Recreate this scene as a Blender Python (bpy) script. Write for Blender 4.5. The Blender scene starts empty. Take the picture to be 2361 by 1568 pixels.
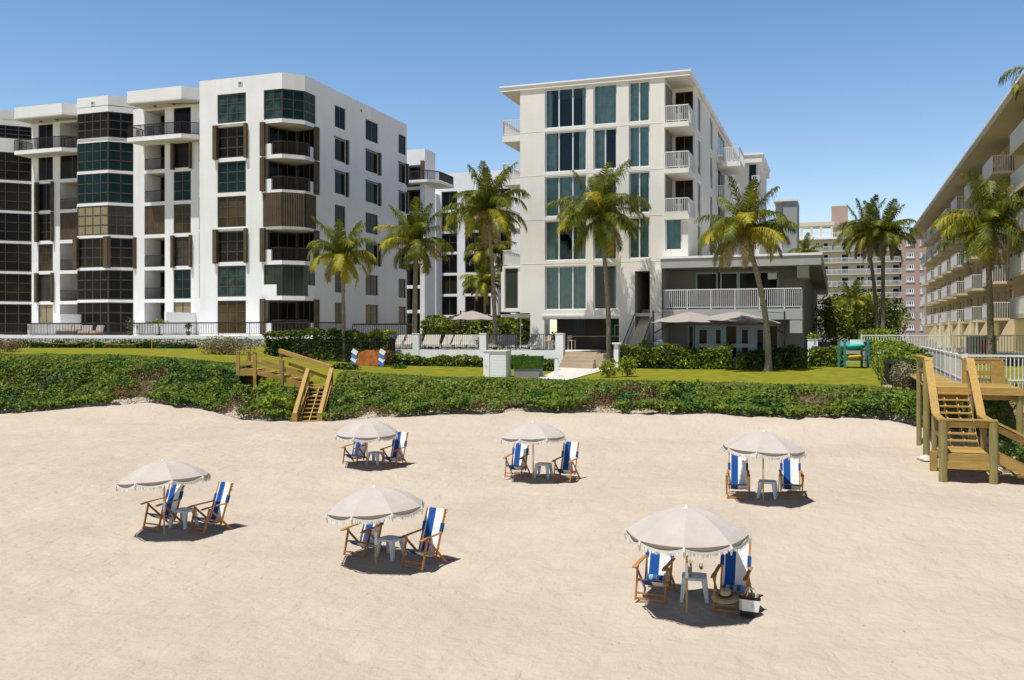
import bpy, math, random
import numpy as np
from mathutils import Vector, Matrix
R=math.radians
sc=bpy.context.scene; COL=sc.collection
random.seed(7)
# ---------------------------------------------------------------- camera figures (metres)
CX,HV,FP,CZ=1180.5,768.5,2152.0,4.8      # centre column, horizon row, focal length of the survey picture, eye height
TH=math.atan(0.3486); CT,ST=math.cos(TH),math.sin(TH)   # the street grid is turned 19.2 degrees
def X(u,Y): return (u-CX)/FP*Y
def Z(v,Y): return CZ-(v-HV)/FP*Y
class Frame:
    """plan frame of a building: s runs along its seaward front, w runs inland"""
    def __init__(f,ox,oy): f.ox,f.oy=ox,oy
    def s(f,u,w=0):
        k=(u-CX)/FP; return (k*(f.oy+w*CT)-f.ox-w*ST)/(CT+k*ST)
    def w(f,u,s):
        k=(u-CX)/FP; return (k*(f.oy-s*ST)-f.ox-s*CT)/(ST-k*CT)
    def Y(f,s,w): return f.oy-s*ST+w*CT
    def z(f,v,s,w): return Z(v,f.Y(s,w))
    def zu(f,u,v,w=0): return f.z(v,f.s(u,w),w)
    def world(f,s,w): return (f.ox+s*CT+w*ST, f.oy-s*ST+w*CT)
# ---------------------------------------------------------------- materials
MATS={}
def newmat(name):
    m=bpy.data.materials.new(name); m.use_nodes=True; nt=m.node_tree
    b=nt.nodes['Principled BSDF']; MATS[name]=m; return m,nt,b
def mat(name,c,rough=.7,c2=None,ns=3.0,bump=0,bs=20,spec=.3,metal=0,island=0,coat=0,detail=6,lo=.35,hi=.65):
    m,nt,b=newmat(name); N=nt.nodes; L=nt.links
    b.inputs['Roughness'].default_value=rough; b.inputs['Metallic'].default_value=metal
    b.inputs['Specular IOR Level'].default_value=spec
    b.inputs['Base Color'].default_value=(*c,1)
    tc=N.new('ShaderNodeTexCoord')
    src=None
    if c2 is not None:
        n=N.new('ShaderNodeTexNoise'); n.inputs['Scale'].default_value=ns; n.inputs['Detail'].default_value=detail
        L.new(tc.outputs['Object'],n.inputs['Vector'])
        r=N.new('ShaderNodeValToRGB'); r.color_ramp.elements[0].position=lo; r.color_ramp.elements[1].position=hi
        r.color_ramp.elements[0].color=(*c,1); r.color_ramp.elements[1].color=(*c2,1)
        L.new(n.outputs['Fac'],r.inputs['Fac']); src=r.outputs['Color']
        L.new(src,b.inputs['Base Color'])
    if island:
        g=N.new('ShaderNodeNewGeometry'); h=N.new('ShaderNodeHueSaturation')
        mr=N.new('ShaderNodeMapRange'); mr.inputs['To Min'].default_value=1-island; mr.inputs['To Max'].default_value=1+island
        L.new(g.outputs['Random Per Island'],mr.inputs['Value']); L.new(mr.outputs['Result'],h.inputs['Value'])
        if src: L.new(src,h.inputs['Color'])
        else: h.inputs['Color'].default_value=(*c,1)
        L.new(h.outputs['Color'],b.inputs['Base Color'])
    if bump:
        n=N.new('ShaderNodeTexNoise'); n.inputs['Scale'].default_value=bs; n.inputs['Detail'].default_value=5
        L.new(tc.outputs['Object'],n.inputs['Vector'])
        bp=N.new('ShaderNodeBump'); bp.inputs['Strength'].default_value=bump; bp.inputs['Distance'].default_value=.03
        L.new(n.outputs['Fac'],bp.inputs['Height']); L.new(bp.outputs['Normal'],b.inputs['Normal'])
    return m
def leafmat(name,c,c2=None,island=.35,tr=.25,ns=1.2,vcol=None):
    """leaf: diffuse + translucent, tone differs leaf by leaf"""
    m=mat(name,c,.55,c2,ns,spec=.25,island=island); nt=m.node_tree; N=nt.nodes; L=nt.links
    b=N['Principled BSDF']; out=N['Material Output']
    t=N.new('ShaderNodeBsdfTranslucent'); mx=N.new('ShaderNodeMixShader'); mx.inputs[0].default_value=tr
    lk=[l for l in nt.links if l.to_socket==b.inputs['Base Color']]
    if lk: L.new(lk[0].from_socket,t.inputs['Color'])
    else: t.inputs['Color'].default_value=(*c,1)
    L.new(b.outputs[0],mx.inputs[1]); L.new(t.outputs[0],mx.inputs[2]); L.new(mx.outputs[0],out.inputs['Surface'])
    return m
def brickmat(name,c,mortar=.9,sx=.4,sz=.2,bump=.25,c2=None):
    """painted block wall: faint courses pressed into the paint"""
    m=mat(name,c,.75,c2 or tuple(x*.93 for x in c),.35,spec=.2); nt=m.node_tree; N=nt.nodes; L=nt.links; b=N['Principled BSDF']
    tc=N.new('ShaderNodeTexCoord'); sep=N.new('ShaderNodeSeparateXYZ'); L.new(tc.outputs['Object'],sep.inputs[0])
    ad=N.new('ShaderNodeMath'); ad.operation='ADD'; L.new(sep.outputs[0],ad.inputs[0]); L.new(sep.outputs[1],ad.inputs[1])
    cb=N.new('ShaderNodeCombineXYZ'); L.new(ad.outputs[0],cb.inputs[0]); L.new(sep.outputs[2],cb.inputs[1])
    br=N.new('ShaderNodeTexBrick'); L.new(cb.outputs[0],br.inputs['Vector']); br.inputs['Scale'].default_value=1
    br.inputs['Brick Width'].default_value=sx; br.inputs['Row Height'].default_value=sz; br.inputs['Mortar Size'].default_value=.012
    br.inputs['Color1'].default_value=(1,1,1,1); br.inputs['Color2'].default_value=(.8,.8,.8,1); br.inputs['Mortar'].default_value=(0,0,0,1)
    mp=N.new('ShaderNodeMapping'); mp.inputs['Scale'].default_value=(1.6,1.6,.10); L.new(tc.outputs['Object'],mp.inputs[0])
    ns_=N.new('ShaderNodeTexNoise'); ns_.inputs['Scale'].default_value=1.0; ns_.inputs['Detail'].default_value=6; ns_.inputs['Roughness'].default_value=.7; L.new(mp.outputs[0],ns_.inputs[0])
    rr=N.new('ShaderNodeValToRGB'); rr.color_ramp.elements[0].position=.30; rr.color_ramp.elements[0].color=(.84,.82,.78,1); rr.color_ramp.elements[1].position=.52; rr.color_ramp.elements[1].color=(1,1,1,1); L.new(ns_.outputs[0],rr.inputs[0])
    old=[l for l in nt.links if l.to_socket==b.inputs['Base Color']][0].from_socket
    mm=N.new('ShaderNodeMix'); mm.data_type='RGBA'; mm.blend_type='MULTIPLY'; mm.inputs[0].default_value=.32; L.new(old,mm.inputs[6]); L.new(rr.outputs[0],mm.inputs[7]); L.new(mm.outputs[2],b.inputs['Base Color'])
    bp=N.new('ShaderNodeBump'); bp.inputs['Strength'].default_value=bump; bp.inputs['Distance'].default_value=.02
    L.new(br.outputs['Color'],bp.inputs['Height']); L.new(bp.outputs['Normal'],b.inputs['Normal'])
    return m
def woodmat(name,c,c2,axis=0):
    m,nt,b=newmat(name); N=nt.nodes; L=nt.links
    tc=N.new('ShaderNodeTexCoord'); mp=N.new('ShaderNodeMapping'); sx=[14,14,14]; sx[axis]=1.2
    mp.inputs['Scale'].default_value=sx; L.new(tc.outputs['Object'],mp.inputs[0])
    n=N.new('ShaderNodeTexNoise'); n.inputs['Scale'].default_value=1.6; n.inputs['Detail'].default_value=7; L.new(mp.outputs[0],n.inputs[0])
    r=N.new('ShaderNodeValToRGB'); r.color_ramp.elements[0].position=.3; r.color_ramp.elements[1].position=.7
    r.color_ramp.elements[0].color=(*c,1); r.color_ramp.elements[1].color=(*c2,1)
    g=N.new('ShaderNodeNewGeometry'); h=N.new('ShaderNodeHueSaturation'); mr=N.new('ShaderNodeMapRange')
    mr.inputs['To Min'].default_value=.75; mr.inputs['To Max'].default_value=1.25
    L.new(g.outputs['Random Per Island'],mr.inputs['Value']); L.new(mr.outputs[0],h.inputs['Value'])
    L.new(n.outputs['Fac'],r.inputs[0]); L.new(r.outputs[0],h.inputs['Color']); L.new(h.outputs[0],b.inputs['Base Color'])
    b.inputs['Roughness'].default_value=.65; b.inputs['Specular IOR Level'].default_value=.3
    gn=N.new('ShaderNodeTexNoise'); gn.inputs['Scale'].default_value=1.7; gn.inputs['Detail'].default_value=5; L.new(tc.outputs['Object'],gn.inputs[0])
    gr=N.new('ShaderNodeValToRGB'); gr.color_ramp.elements[0].position=.42; gr.color_ramp.elements[0].color=(0,0,0,1); gr.color_ramp.elements[1].position=.72; gr.color_ramp.elements[1].color=(.55,.55,.55,1); L.new(gn.outputs[0],gr.inputs[0])
    gm=N.new('ShaderNodeMix'); gm.data_type='RGBA'; L.new(gr.outputs[0],gm.inputs[0]); L.new(h.outputs[0],gm.inputs[6]); gm.inputs[7].default_value=((c[0]+c2[0])*.40,(c[1]+c2[1])*.42,(c[2]+c2[2])*.55,1); L.new(gm.outputs[2],b.inputs['Base Color'])
    bp=N.new('ShaderNodeBump'); bp.inputs['Strength'].default_value=.3; bp.inputs['Distance'].default_value=.01
    L.new(n.outputs['Fac'],bp.inputs['Height']); L.new(bp.outputs[0],b.inputs['Normal'])
    return m
def glassmat(name,tint,refl=.12):
    m,nt,b=newmat(name); N=nt.nodes; L=nt.links; out=N['Material Output']; N.remove(b)
    t=N.new('ShaderNodeBsdfTransparent'); t.inputs[0].default_value=(*tint,1)
    g=N.new('ShaderNodeBsdfGlossy'); g.inputs['Roughness'].default_value=.03; g.inputs[0].default_value=(.9,.95,1,1)
    f=N.new('ShaderNodeFresnel'); f.inputs[0].default_value=1.5
    a=N.new('ShaderNodeMath'); a.operation='ADD'; a.inputs[1].default_value=refl-.04; a.use_clamp=True
    mx=N.new('ShaderNodeMixShader'); L.new(f.outputs[0],a.inputs[0]); L.new(a.outputs[0],mx.inputs[0])
    L.new(t.outputs[0],mx.inputs[1]); L.new(g.outputs[0],mx.inputs[2]); L.new(mx.outputs[0],out.inputs[0]); return m

def make_mats():
    mat('white_paint',(.86,.86,.86),.6,(.81,.81,.81),.8,bump=.15,bs=9)
    brickmat('white_block',(.85,.85,.85))
    brickmat('hotel_wall',(.81,.775,.72),bump=.12,sz=.4,sx=9)
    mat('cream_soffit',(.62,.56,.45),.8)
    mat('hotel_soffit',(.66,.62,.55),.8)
    mat('roof_white',(.85,.85,.85),.5)
    mat('pavilion_paint',(.40,.41,.385),.7,(.36,.37,.345),.6,bump=.15,bs=8)
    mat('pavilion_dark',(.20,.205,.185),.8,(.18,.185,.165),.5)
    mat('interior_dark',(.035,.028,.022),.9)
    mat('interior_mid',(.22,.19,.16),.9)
    mat('interior_beige',(.50,.44,.36),.9)
    mat('bronze',(.055,.042,.030),.45,spec=.5)
    mat('shutter_brown',(.115,.080,.045),.6,(.085,.06,.035),1.5)
    mat('rail_brown',(.032,.022,.016),.5)
    mat('black_metal',(.02,.02,.02),.5)
    mat('rail_white',(.72,.72,.70),.5)
    mat('frame_white',(.70,.73,.75),.5)
    mat('frame_blue',(.30,.42,.48),.5)
    def pane(n,c,c2,ns=.35,rough=.08):
        mat(n,c,rough,c2,ns,spec=.09,bump=.02,bs=.8,lo=.4,hi=.6)
    pane('glass_teal',(.006,.021,.022),(.010,.036,.036))
    pane('glass_teal_light',(.045,.085,.08),(.016,.036,.034),1.1)
    pane('glass_dark',(.005,.005,.005),(.011,.010,.009))
    pane('glass_brown',(.010,.007,.004),(.030,.020,.011))
    pane('glass_amber',(.040,.026,.010),(.09,.062,.026))
    pane('glass_beige',(.30,.25,.15),(.24,.2,.12),rough=.2)
    pane('glass_grey',(.035,.032,.026),(.065,.058,.045),rough=.2)
    pane('glass_olive',(.03,.045,.03),(.05,.06,.04))
    glassmat('clear_glass',(.80,.88,.86),.02)
    glassmat('clear_goblet',(.95,.97,.95),.08)
    mat('curtain_teal',(.54,.63,.62),.9,(.40,.48,.48),2)
    mat('cream_wall',(.60,.46,.22),.8,(.54,.41,.19),.4)
    mat('cream_light',(.72,.60,.38),.8)
    mat('far_cream',(.58,.51,.38),.85,(.53,.46,.34),.2)
    mat('far_light',(.62,.57,.46),.85)
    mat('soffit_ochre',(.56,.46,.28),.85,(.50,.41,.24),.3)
    mat('balcony_white',(.74,.74,.73),.6)
    mat('pink_wall',(.44,.315,.26),.85,(.40,.285,.235),.3)
    mat('tower_grey',(.36,.38,.37),.8,(.33,.35,.34),.4)
    mat('concrete',(.55,.50,.43),.85,(.47,.43,.37),1.5,bump=.3,bs=15)
    mat('path_stone',(.62,.58,.52),.85,(.55,.51,.46),2,bump=.2,bs=12)
    mat('step_stone',(.74,.62,.49),.85,(.68,.56,.43),2)
    mat('entrance_stone',(.52,.41,.30),.85,(.45,.35,.25),2,bump=.2,bs=12)
    mat('rubble',(.55,.53,.50),.9,(.10,.09,.07),7,bump=.8,bs=7,lo=.42,hi=.55)
    mat('mulch',(.42,.31,.24),.95,(.30,.21,.15),6,bump=.5,bs=20)
    leafmat('leaf_green',(.095,.165,.012),(.155,.215,.018),.4)
    leafmat('leaf_dark',(.022,.060,.010),(.04,.09,.012),.45,.15)
    leafmat('leaf_bright',(.22,.30,.022),(.32,.38,.035),.35,.35)
    leafmat('leaf_olive',(.11,.15,.022),(.18,.20,.03),.4)
    leafmat('leaf_dry',(.26,.17,.08),(.18,.11,.05),.4,.1)
    leafmat('leaf_pale',(.30,.27,.17),(.22,.2,.11),.35,.15)
    leafmat('frond_green',(.070,.105,.011),(.21,.215,.02),.35,.3)
    leafmat('frond_yellow',(.52,.44,.04),(.36,.35,.03),.3,.4)
    leafmat('frond_dry',(.40,.30,.17),(.28,.19,.09),.3,.2)
    mat('frond_stem',(.30,.26,.06),.6)
    mat('palm_bark',(.34,.28,.20),.9,(.20,.16,.11),7,bump=.9,bs=14)
    mat('palm_fibre',(.26,.15,.07),.9,(.14,.08,.04),8,bump=.8,bs=20)
    mat('twig',(.20,.14,.09),.9)
    woodmat('deck_wood',(.31,.185,.045),(.46,.30,.09))
    woodmat('deck_wood_y',(.31,.185,.045),(.46,.30,.09),1)
    woodmat('post_wood',(.19,.16,.055),(.33,.27,.10),2)
    woodmat('chair_wood',(.34,.125,.03),(.52,.24,.06),2)
    mat('canvas_blue',(.008,.075,.31),.85,bump=.15,bs=60)
    mat('canvas_navy',(.007,.06,.26),.85)
    mat('canvas_white',(.78,.78,.78),.85,bump=.1,bs=60)
    mat('umbrella_cloth',(.475,.43,.40),.9,(.435,.39,.36),2.5,bump=.9,bs=3.5)
    mat('umbrella_cloth_shaded',(.40,.36,.28),.9)  # canopy cloth under the rim, its shade put into the colour
    mat('fringe',(.66,.62,.57),.95)
    woodmat('pole_wood',(.46,.26,.09),(.6,.36,.14),2)
    mat('pole_white',(.75,.74,.72),.4)
    mat('plastic_white',(.60,.66,.66),.35,spec=.5)
    mat('shade_cloth',(.34,.295,.27),.9,(.31,.27,.245),1)
    mat('lounger_white',(.50,.46,.40),.8,(.42,.38,.33),3)
    mat('kayak_teal',(.02,.42,.42),.35,spec=.5)
    mat('teal_paint',(.05,.28,.23),.5)
    mat('kayak_yellow',(.55,.42,.02),.35,spec=.5)
    mat('rust_wood',(.48,.17,.035),.7,(.32,.10,.02),4,bump=.3,bs=15)
    mat('towel_blue',(.05,.20,.60),.9)
    mat('grey_panel',(.24,.23,.26),.8)
    mat('turf_top',(.05,.17,.02),.95,(.03,.10,.01),12,bump=.8,bs=60)
    mat('straw',(.55,.43,.23),.9,(.44,.33,.16),20,bump=.3,bs=80)
    mat('hat_band',(.02,.02,.02),.8)
    mat('red_cloth',(.60,.03,.02),.85)
    mat('bag_canvas',(.78,.74,.68),.9)
    mat('bag_black',(.02,.018,.016),.8)
    mat('logo_grey',(.35,.33,.31),.8)
    mat('drink_red',(.20,.015,.005),.15,spec=.6)
    mat('wine_yellow',(.60,.50,.08),.15,spec=.6)
    mat('car_white',(.75,.75,.76),.3,spec=.5,coat=.5)
    mat('tyre',(.02,.02,.02),.8)
    mat('rope_yellow',(.65,.50,.03),.7)
    mat('grill_steel',(.35,.42,.45),.35,metal=.4)
    mat('cream_cloth',(.70,.60,.38),.85)
    mat('teal_wall',(.02,.14,.11),.7)
    mat('glow_red',(.5,.1,.05),.6)
    mat('rock',(.62,.58,.52),.9,(.5,.46,.4),4,bump=.5,bs=10)
# ---------------------------------------------------------------- mesh builder
class MB:
    def __init__(m,*mats): m.v=[];m.f=[];m.mi=[];m.mats=list(mats);m.smooth=False
    def mid(m,name):
        if name is None: return 0
        if name not in m.mats: m.mats.append(name)
        return m.mats.index(name)
    def add(m,vs,fs,mt=None):
        o=len(m.v); m.v.extend([tuple(p) for p in vs]); i=m.mid(mt)
        for f in fs: m.f.append(tuple(o+k for k in f)); m.mi.append(i)
    def addnp(m,V,Fq,mt=None):
        o=len(m.v); m.v.extend(map(tuple,V.tolist())); i=m.mid(mt)
        m.f.extend(map(tuple,(Fq+o).tolist())); m.mi.extend([i]*len(Fq))
    def quad(m,a,b,c,d,mt=None): m.add([a,b,c,d],[(0,1,2,3)],mt)
    def box(m,x0,x1,y0,y1,z0,z1,mt=None):
        m.add([(x0,y0,z0),(x1,y0,z0),(x1,y1,z0),(x0,y1,z0),(x0,y0,z1),(x1,y0,z1),(x1,y1,z1),(x0,y1,z1)],
              [(3,2,1,0),(4,5,6,7),(0,1,5,4),(1,2,6,5),(2,3,7,6),(3,0,4,7)],mt)
    def seg(m,p0,p1,z0,z1,n0,n1,mt=None):
        """box along plan segment p0-p1, n = inward normal range"""
        dx,dy=p1[0]-p0[0],p1[1]-p0[1]; L=math.hypot(dx,dy) or 1; nx,ny=-dy/L,dx/L
        a=[(p0[0]+nx*n0,p0[1]+ny*n0),(p1[0]+nx*n0,p1[1]+ny*n0),(p1[0]+nx*n1,p1[1]+ny*n1),(p0[0]+nx*n1,p0[1]+ny*n1)]
        m.prism(a,z0,z1,mt)
    def prism(m,poly,z0,z1,mt=None,mtop=None,mbot=None):
        n=len(poly); A=sum(poly[i][0]*poly[(i+1)%n][1]-poly[(i+1)%n][0]*poly[i][1] for i in range(n))
        if A<0: poly=poly[::-1]
        vs=[(p[0],p[1],z0) for p in poly]+[(p[0],p[1],z1) for p in poly]
        m.add(vs,[tuple(range(n,2*n))],mtop or mt); o=len(m.v)-2*n
        def ad(f,q): m.f.append(tuple(o+k for k in f)); m.mi.append(m.mid(q))
        ad(tuple(range(n-1,-1,-1)),mbot or mt)
        for i in range(n): ad((i,(i+1)%n,n+(i+1)%n,n+i),mt)
    def beam(m,p0,p1,wd,ht,mt=None,up=(0,0,1)):
        p0=Vector(p0);p1=Vector(p1);d=(p1-p0); 
        if d.length<1e-6: return
        d.normalize(); u=Vector(up)
        if abs(d.dot(u))>.98: u=Vector((1,0,0))
        s=d.cross(u).normalized(); u=s.cross(d).normalized(); s*=wd/2; u*=ht/2
        vs=[p0-s-u,p0+s-u,p0+s+u,p0-s+u,p1-s-u,p1+s-u,p1+s+u,p1-s+u]
        m.add(vs,[(0,1,2,3),(7,6,5,4),(4,5,1,0),(5,6,2,1),(6,7,3,2),(7,4,0,3)],mt)
    def tube(m,pts,rs,n=8,mt=None,cap=True):
        pts=[Vector(p) for p in pts]; 
        if not hasattr(rs,'__len__'): rs=[rs]*len(pts)
        o=len(m.v); i0=m.mid(mt); prev=None
        for k,p in enumerate(pts):
            d=(pts[min(k+1,len(pts)-1)]-pts[max(k-1,0)]).normalized()
            a=Vector((0,0,1)) if abs(d.z)<.9 else Vector((1,0,0))
            if prev is not None: a=prev
            s=(a-d*a.dot(d)).normalized(); prev=s; t=d.cross(s)
            for j in range(n):
                an=2*math.pi*j/n; m.v.append(tuple(p+(s*math.cos(an)+t*math.sin(an))*rs[k]))
        for k in range(len(pts)-1):
            for j in range(n):
                a=o+k*n+j;b=o+k*n+(j+1)%n; m.f.append((a,b,b+n,a+n)); m.mi.append(i0)
        if cap:
            m.f.append(tuple(range(o+n-1,o-1,-1))); m.mi.append(i0)
            e=o+(len(pts)-1)*n; m.f.append(tuple(range(e,e+n))); m.mi.append(i0)
    def lathe(m,c,prof,n=20,mt=None):
        o=len(m.v); i0=m.mid(mt)
        for r,z in prof:
            for j in range(n):
                a=2*math.pi*j/n; m.v.append((c[0]+r*math.cos(a),c[1]+r*math.sin(a),c[2]+z))
        for k in range(len(prof)-1):
            for j in range(n):
                a=o+k*n+j;b=o+k*n+(j+1)%n; m.f.append((a,b,b+n,a+n)); m.mi.append(i0)
    def build(m,name,parent=None,smooth=False,zoff=None,label=None):
        me=bpy.data.meshes.new(name)
        if parent is not None and zoff is None: zoff=parent.get('_z',0)
        z=zoff or 0
        vs=[(a,b,c-z) for a,b,c in m.v] if z else m.v
        me.from_pydata(vs,[],m.f)
        for q in m.mats: me.materials.append(MATS[q])
        me.polygons.foreach_set('material_index',m.mi)
        if smooth: me.polygons.foreach_set('use_smooth',[True]*len(m.f))
        me.update()
        o=bpy.data.objects.new(name,me); COL.objects.link(o)
        if parent is not None:
            o.parent=parent
            if '_z' in parent: o['_z']=parent['_z']
        if label: o['label']=label
        return o
def tag(o,label=None,cat=None,group=None,kind=None):
    if label: o['label']=label
    if cat: o['category']=cat
    if group: o['group']=group
    if kind: o['kind']=kind
    return o
def thing(name,label,cat,loc=(0,0,0),rz=0,group=None,absz=False):
    """Empty at the thing's base; with absz its parts are given with absolute heights"""
    o=bpy.data.objects.new(name,None); COL.objects.link(o); o.location=loc; o.rotation_euler=(0,0,rz)
    o.empty_display_size=.3
    if absz: o['_z']=loc[2]
    return tag(o,label,cat,group)
def copy_thing(root,loc,rz,label,group=None,skip=()):
    r=root.copy(); COL.objects.link(r); r.location=loc; r.rotation_euler=(root.rotation_euler[0],root.rotation_euler[1],rz)
    r['label']=label
    if group: r['group']=group
    for ch in list(root.children):
        if ch.name.split('.')[0] in skip: continue
        c=ch.copy(); COL.objects.link(c); c.parent=r
        for g in list(ch.children):
            d=g.copy(); COL.objects.link(d); d.parent=c
    return r
def lerp(a,b,t): return a+(b-a)*t
def P2(a,b,t): return (a[0]+(b[0]-a[0])*t,a[1]+(b[1]-a[1])*t)
def wallpath(mb,pts,z0,z1,holes=(),rev=.15,mt=None,rmt=None):
    """wall skin along a plan path with rectangular holes (a,b,za,zb) in path distance; outward is right of travel"""
    D=[0]
    for i in range(len(pts)-1): D.append(D[-1]+math.hypot(pts[i+1][0]-pts[i][0],pts[i+1][1]-pts[i][1]))
    def at(d):
        for i in range(len(pts)-1):
            if d<=D[i+1]+1e-6 or i==len(pts)-2:
                t=(d-D[i])/((D[i+1]-D[i]) or 1); return P2(pts[i],pts[i+1],t),i
    def nin(i):
        dx,dy=pts[i+1][0]-pts[i][0],pts[i+1][1]-pts[i][1]; L=math.hypot(dx,dy); return (-dy/L,dx/L)
    xs=sorted(set([round(d,4) for d in D]+[round(min(max(h[k],0),D[-1]),4) for h in holes for k in (0,1)]))
    zs=sorted(set([z0,z1]+[round(min(max(h[k],z0),z1),4) for h in holes for k in (2,3)]))
    for i in range(len(xs)-1):
        if xs[i+1]-xs[i]<1e-3: continue
        xm=(xs[i]+xs[i+1])/2; (_,sg)=at(xm)
        def on(d):
            t=(d-D[sg])/(D[sg+1]-D[sg]); return P2(pts[sg],pts[sg+1],t)
        a=on(xs[i]); b=on(xs[i+1])
        runs=[]
        for j in range(len(zs)-1):
            if zs[j+1]-zs[j]<1e-3: continue
            zm=(zs[j]+zs[j+1])/2
            if any(h[0]<xm<h[1] and h[2]<zm<h[3] for h in holes): continue
            if runs and abs(runs[-1][1]-zs[j])<1e-6: runs[-1][1]=zs[j+1]
            else: runs.append([zs[j],zs[j+1]])
        for r in runs: mb.quad((*a,r[0]),(*b,r[0]),(*b,r[1]),(*a,r[1]),mt)
        if rev:
            n=nin(sg); ai=(a[0]+n[0]*rev,a[1]+n[1]*rev); bi=(b[0]+n[0]*rev,b[1]+n[1]*rev)
            for h in holes:
                if h[0]<xm<h[1]:
                    mb.quad((*a,h[2]),(*ai,h[2]),(*bi,h[2]),(*b,h[2]),rmt or mt)
                    mb.quad((*a,h[3]),(*b,h[3]),(*bi,h[3]),(*ai,h[3]),rmt or mt)
                    if abs(h[0]-xs[i])<2e-3: mb.quad((*a,h[2]),(*a,h[3]),(*ai,h[3]),(*ai,h[2]),rmt or mt)
                    if abs(h[1]-xs[i+1])<2e-3: mb.quad((*b,h[3]),(*b,h[2]),(*bi,h[2]),(*bi,h[3]),rmt or mt)
def glaze(parent,p0,p1,z0,z1,nx,nz,inset=.12,fw=.07,frame='bronze',pane='glass_dark',name='window',depth=.06,label=None,panename='pane'):
    L=math.hypot(p1[0]-p0[0],p1[1]-p0[1]); f=MB(frame)
    for i in range(nx+1):
        c=i/nx*L; a=max(0,min(L-fw,c-fw/2)); f.seg(P2(p0,p1,a/L),P2(p0,p1,(a+fw)/L),z0,z1,inset-depth/2,inset+depth/2)
    for j in range(nz+1):
        c=z0+(z1-z0)*j/nz; a=max(z0,min(z1-fw,c-fw/2)); f.seg(p0,p1,a,a+fw,inset-depth/2+.004,inset+depth/2-.004)
    fo=f.build(name,parent,label=label)
    g=MB(pane); g.seg(p0,p1,z0+.01,z1-.01,inset-.008,inset+.008); g.build(panename,fo)
    return fo
def railing(path,z0,h,step,mt,pr=.02,top=.05,base=.12,posts=1.6,closed=False,mb=None,inner=0):
    m=mb or MB(mt)
    for a,b in zip(path[:-1],path[1:]):
        L=math.hypot(b[0]-a[0],b[1]-a[1])
        m.seg(a,b,z0+h-top,z0+h,-.03+inner,.03+inner,mt); m.seg(a,b,z0+base-.03,z0+base+.01,-.018+inner,.018+inner,mt)
        n=max(1,int(L/step))
        for i in range(n+1):
            c=P2(a,b,i/n); big=(i%max(1,int(posts/step))==0 or i==n)
            r=pr*1.7 if big else pr
            m.box(c[0]-r,c[0]+r,c[1]-r,c[1]+r,z0 if big else z0+base,z0+h-top,mt)
    return m
def corrug(mb,p0,p1,z0,z1,step,amp,n0,mt=None,jit=0):
    """pleated sheet with a little thickness (curtain, accordion shutter)"""
    dx,dy=p1[0]-p0[0],p1[1]-p0[1]; L=math.hypot(dx,dy); nx,ny=-dy/L,dx/L; n=max(2,int(L/step)); rr=random.Random(int(L*100))
    P=[]
    for i in range(n+1):
        t=i/n; q=n0+(amp if i%2 else 0)*(1+jit*rr.uniform(-.5,.5)); P.append((p0[0]+dx*t+nx*q,p0[1]+dy*t+ny*q))
    for a,b in zip(P[:-1],P[1:]):
        mb.quad((*a,z0),(*b,z0),(*b,z1),(*a,z1),mt)
# ---------------------------------------------------------------- leaves
def vnoise(P,scale,seed=0):
    """smooth value noise, vectorised"""
    P=P/scale; I=np.floor(P).astype(np.int64); F=P-I; F=F*F*(3-2*F); out=0
    for dx in (0,1):
        for dy in (0,1):
            for dz in (0,1):
                h=(I[:,0]+dx)*374761393+(I[:,1]+dy)*668265263+(I[:,2]+dz)*2147483647+seed*974634777
                h=(h^(h>>13))*1274126177; h=(h^(h>>16))&0xffff
                w=(F[:,0] if dx else 1-F[:,0])*(F[:,1] if dy else 1-F[:,1])*(F[:,2] if dz else 1-F[:,2])
                out=out+w*h/65535.
    return out
def leafquads(P,size,rng,up=.6,asp=.55,N=None):
    n=len(P); nr=rng.normal(size=(n,3)); nr/=np.linalg.norm(nr,axis=1)[:,None]
    if N is None: N=np.zeros((n,3)); N[:,2]=1
    nr=nr*(1-up)+N*up; nr/=np.linalg.norm(nr,axis=1)[:,None]
    t=rng.normal(size=(n,3)); t-=nr*(t*nr).sum(1)[:,None]; t/=np.linalg.norm(t,axis=1)[:,None]
    b=np.cross(nr,t); s=(size*rng.uniform(.6,1.3,size=n))[:,None]
    V=np.stack([P-t*s,P-b*s*asp,P+t*s,P+b*s*asp],1).reshape(-1,3)
    F=np.arange(4*n).reshape(-1,4); return V,F
def scatter(mb,P,size,rng,mixes,up=.5,asp=.55,N=None):
    """mixes: list of (material, share); the share is laid in clumps"""
    if len(P)==0: return
    nz=vnoise(P,1.1,3)*.6+vnoise(P,.35,5)*.4+rng.uniform(-.12,.12,len(P)); q=np.argsort(np.argsort(nz))/len(P); a=0
    for mname,sh in mixes:
        k=(q>=a)&(q<a+sh+1e-9); a+=sh
        if k.any():
            V,F=leafquads(P[k],size,rng,up,asp,None if N is None else N[k]); mb.addnp(V,F,mname)
def ellipsoid_pts(n,rng,c,r,inner=.55):
    d=rng.normal(size=(n,3)); d/=np.linalg.norm(d,axis=1)[:,None]
    rad=rng.uniform(inner,1.0,n)[:,None]
    lump=1+.35*(vnoise(d*3+np.array(c)*.1,1.0,9)-.5)[:,None]*2*.6
    return np.array(c)+d*rad*lump*np.array(r), d
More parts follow.
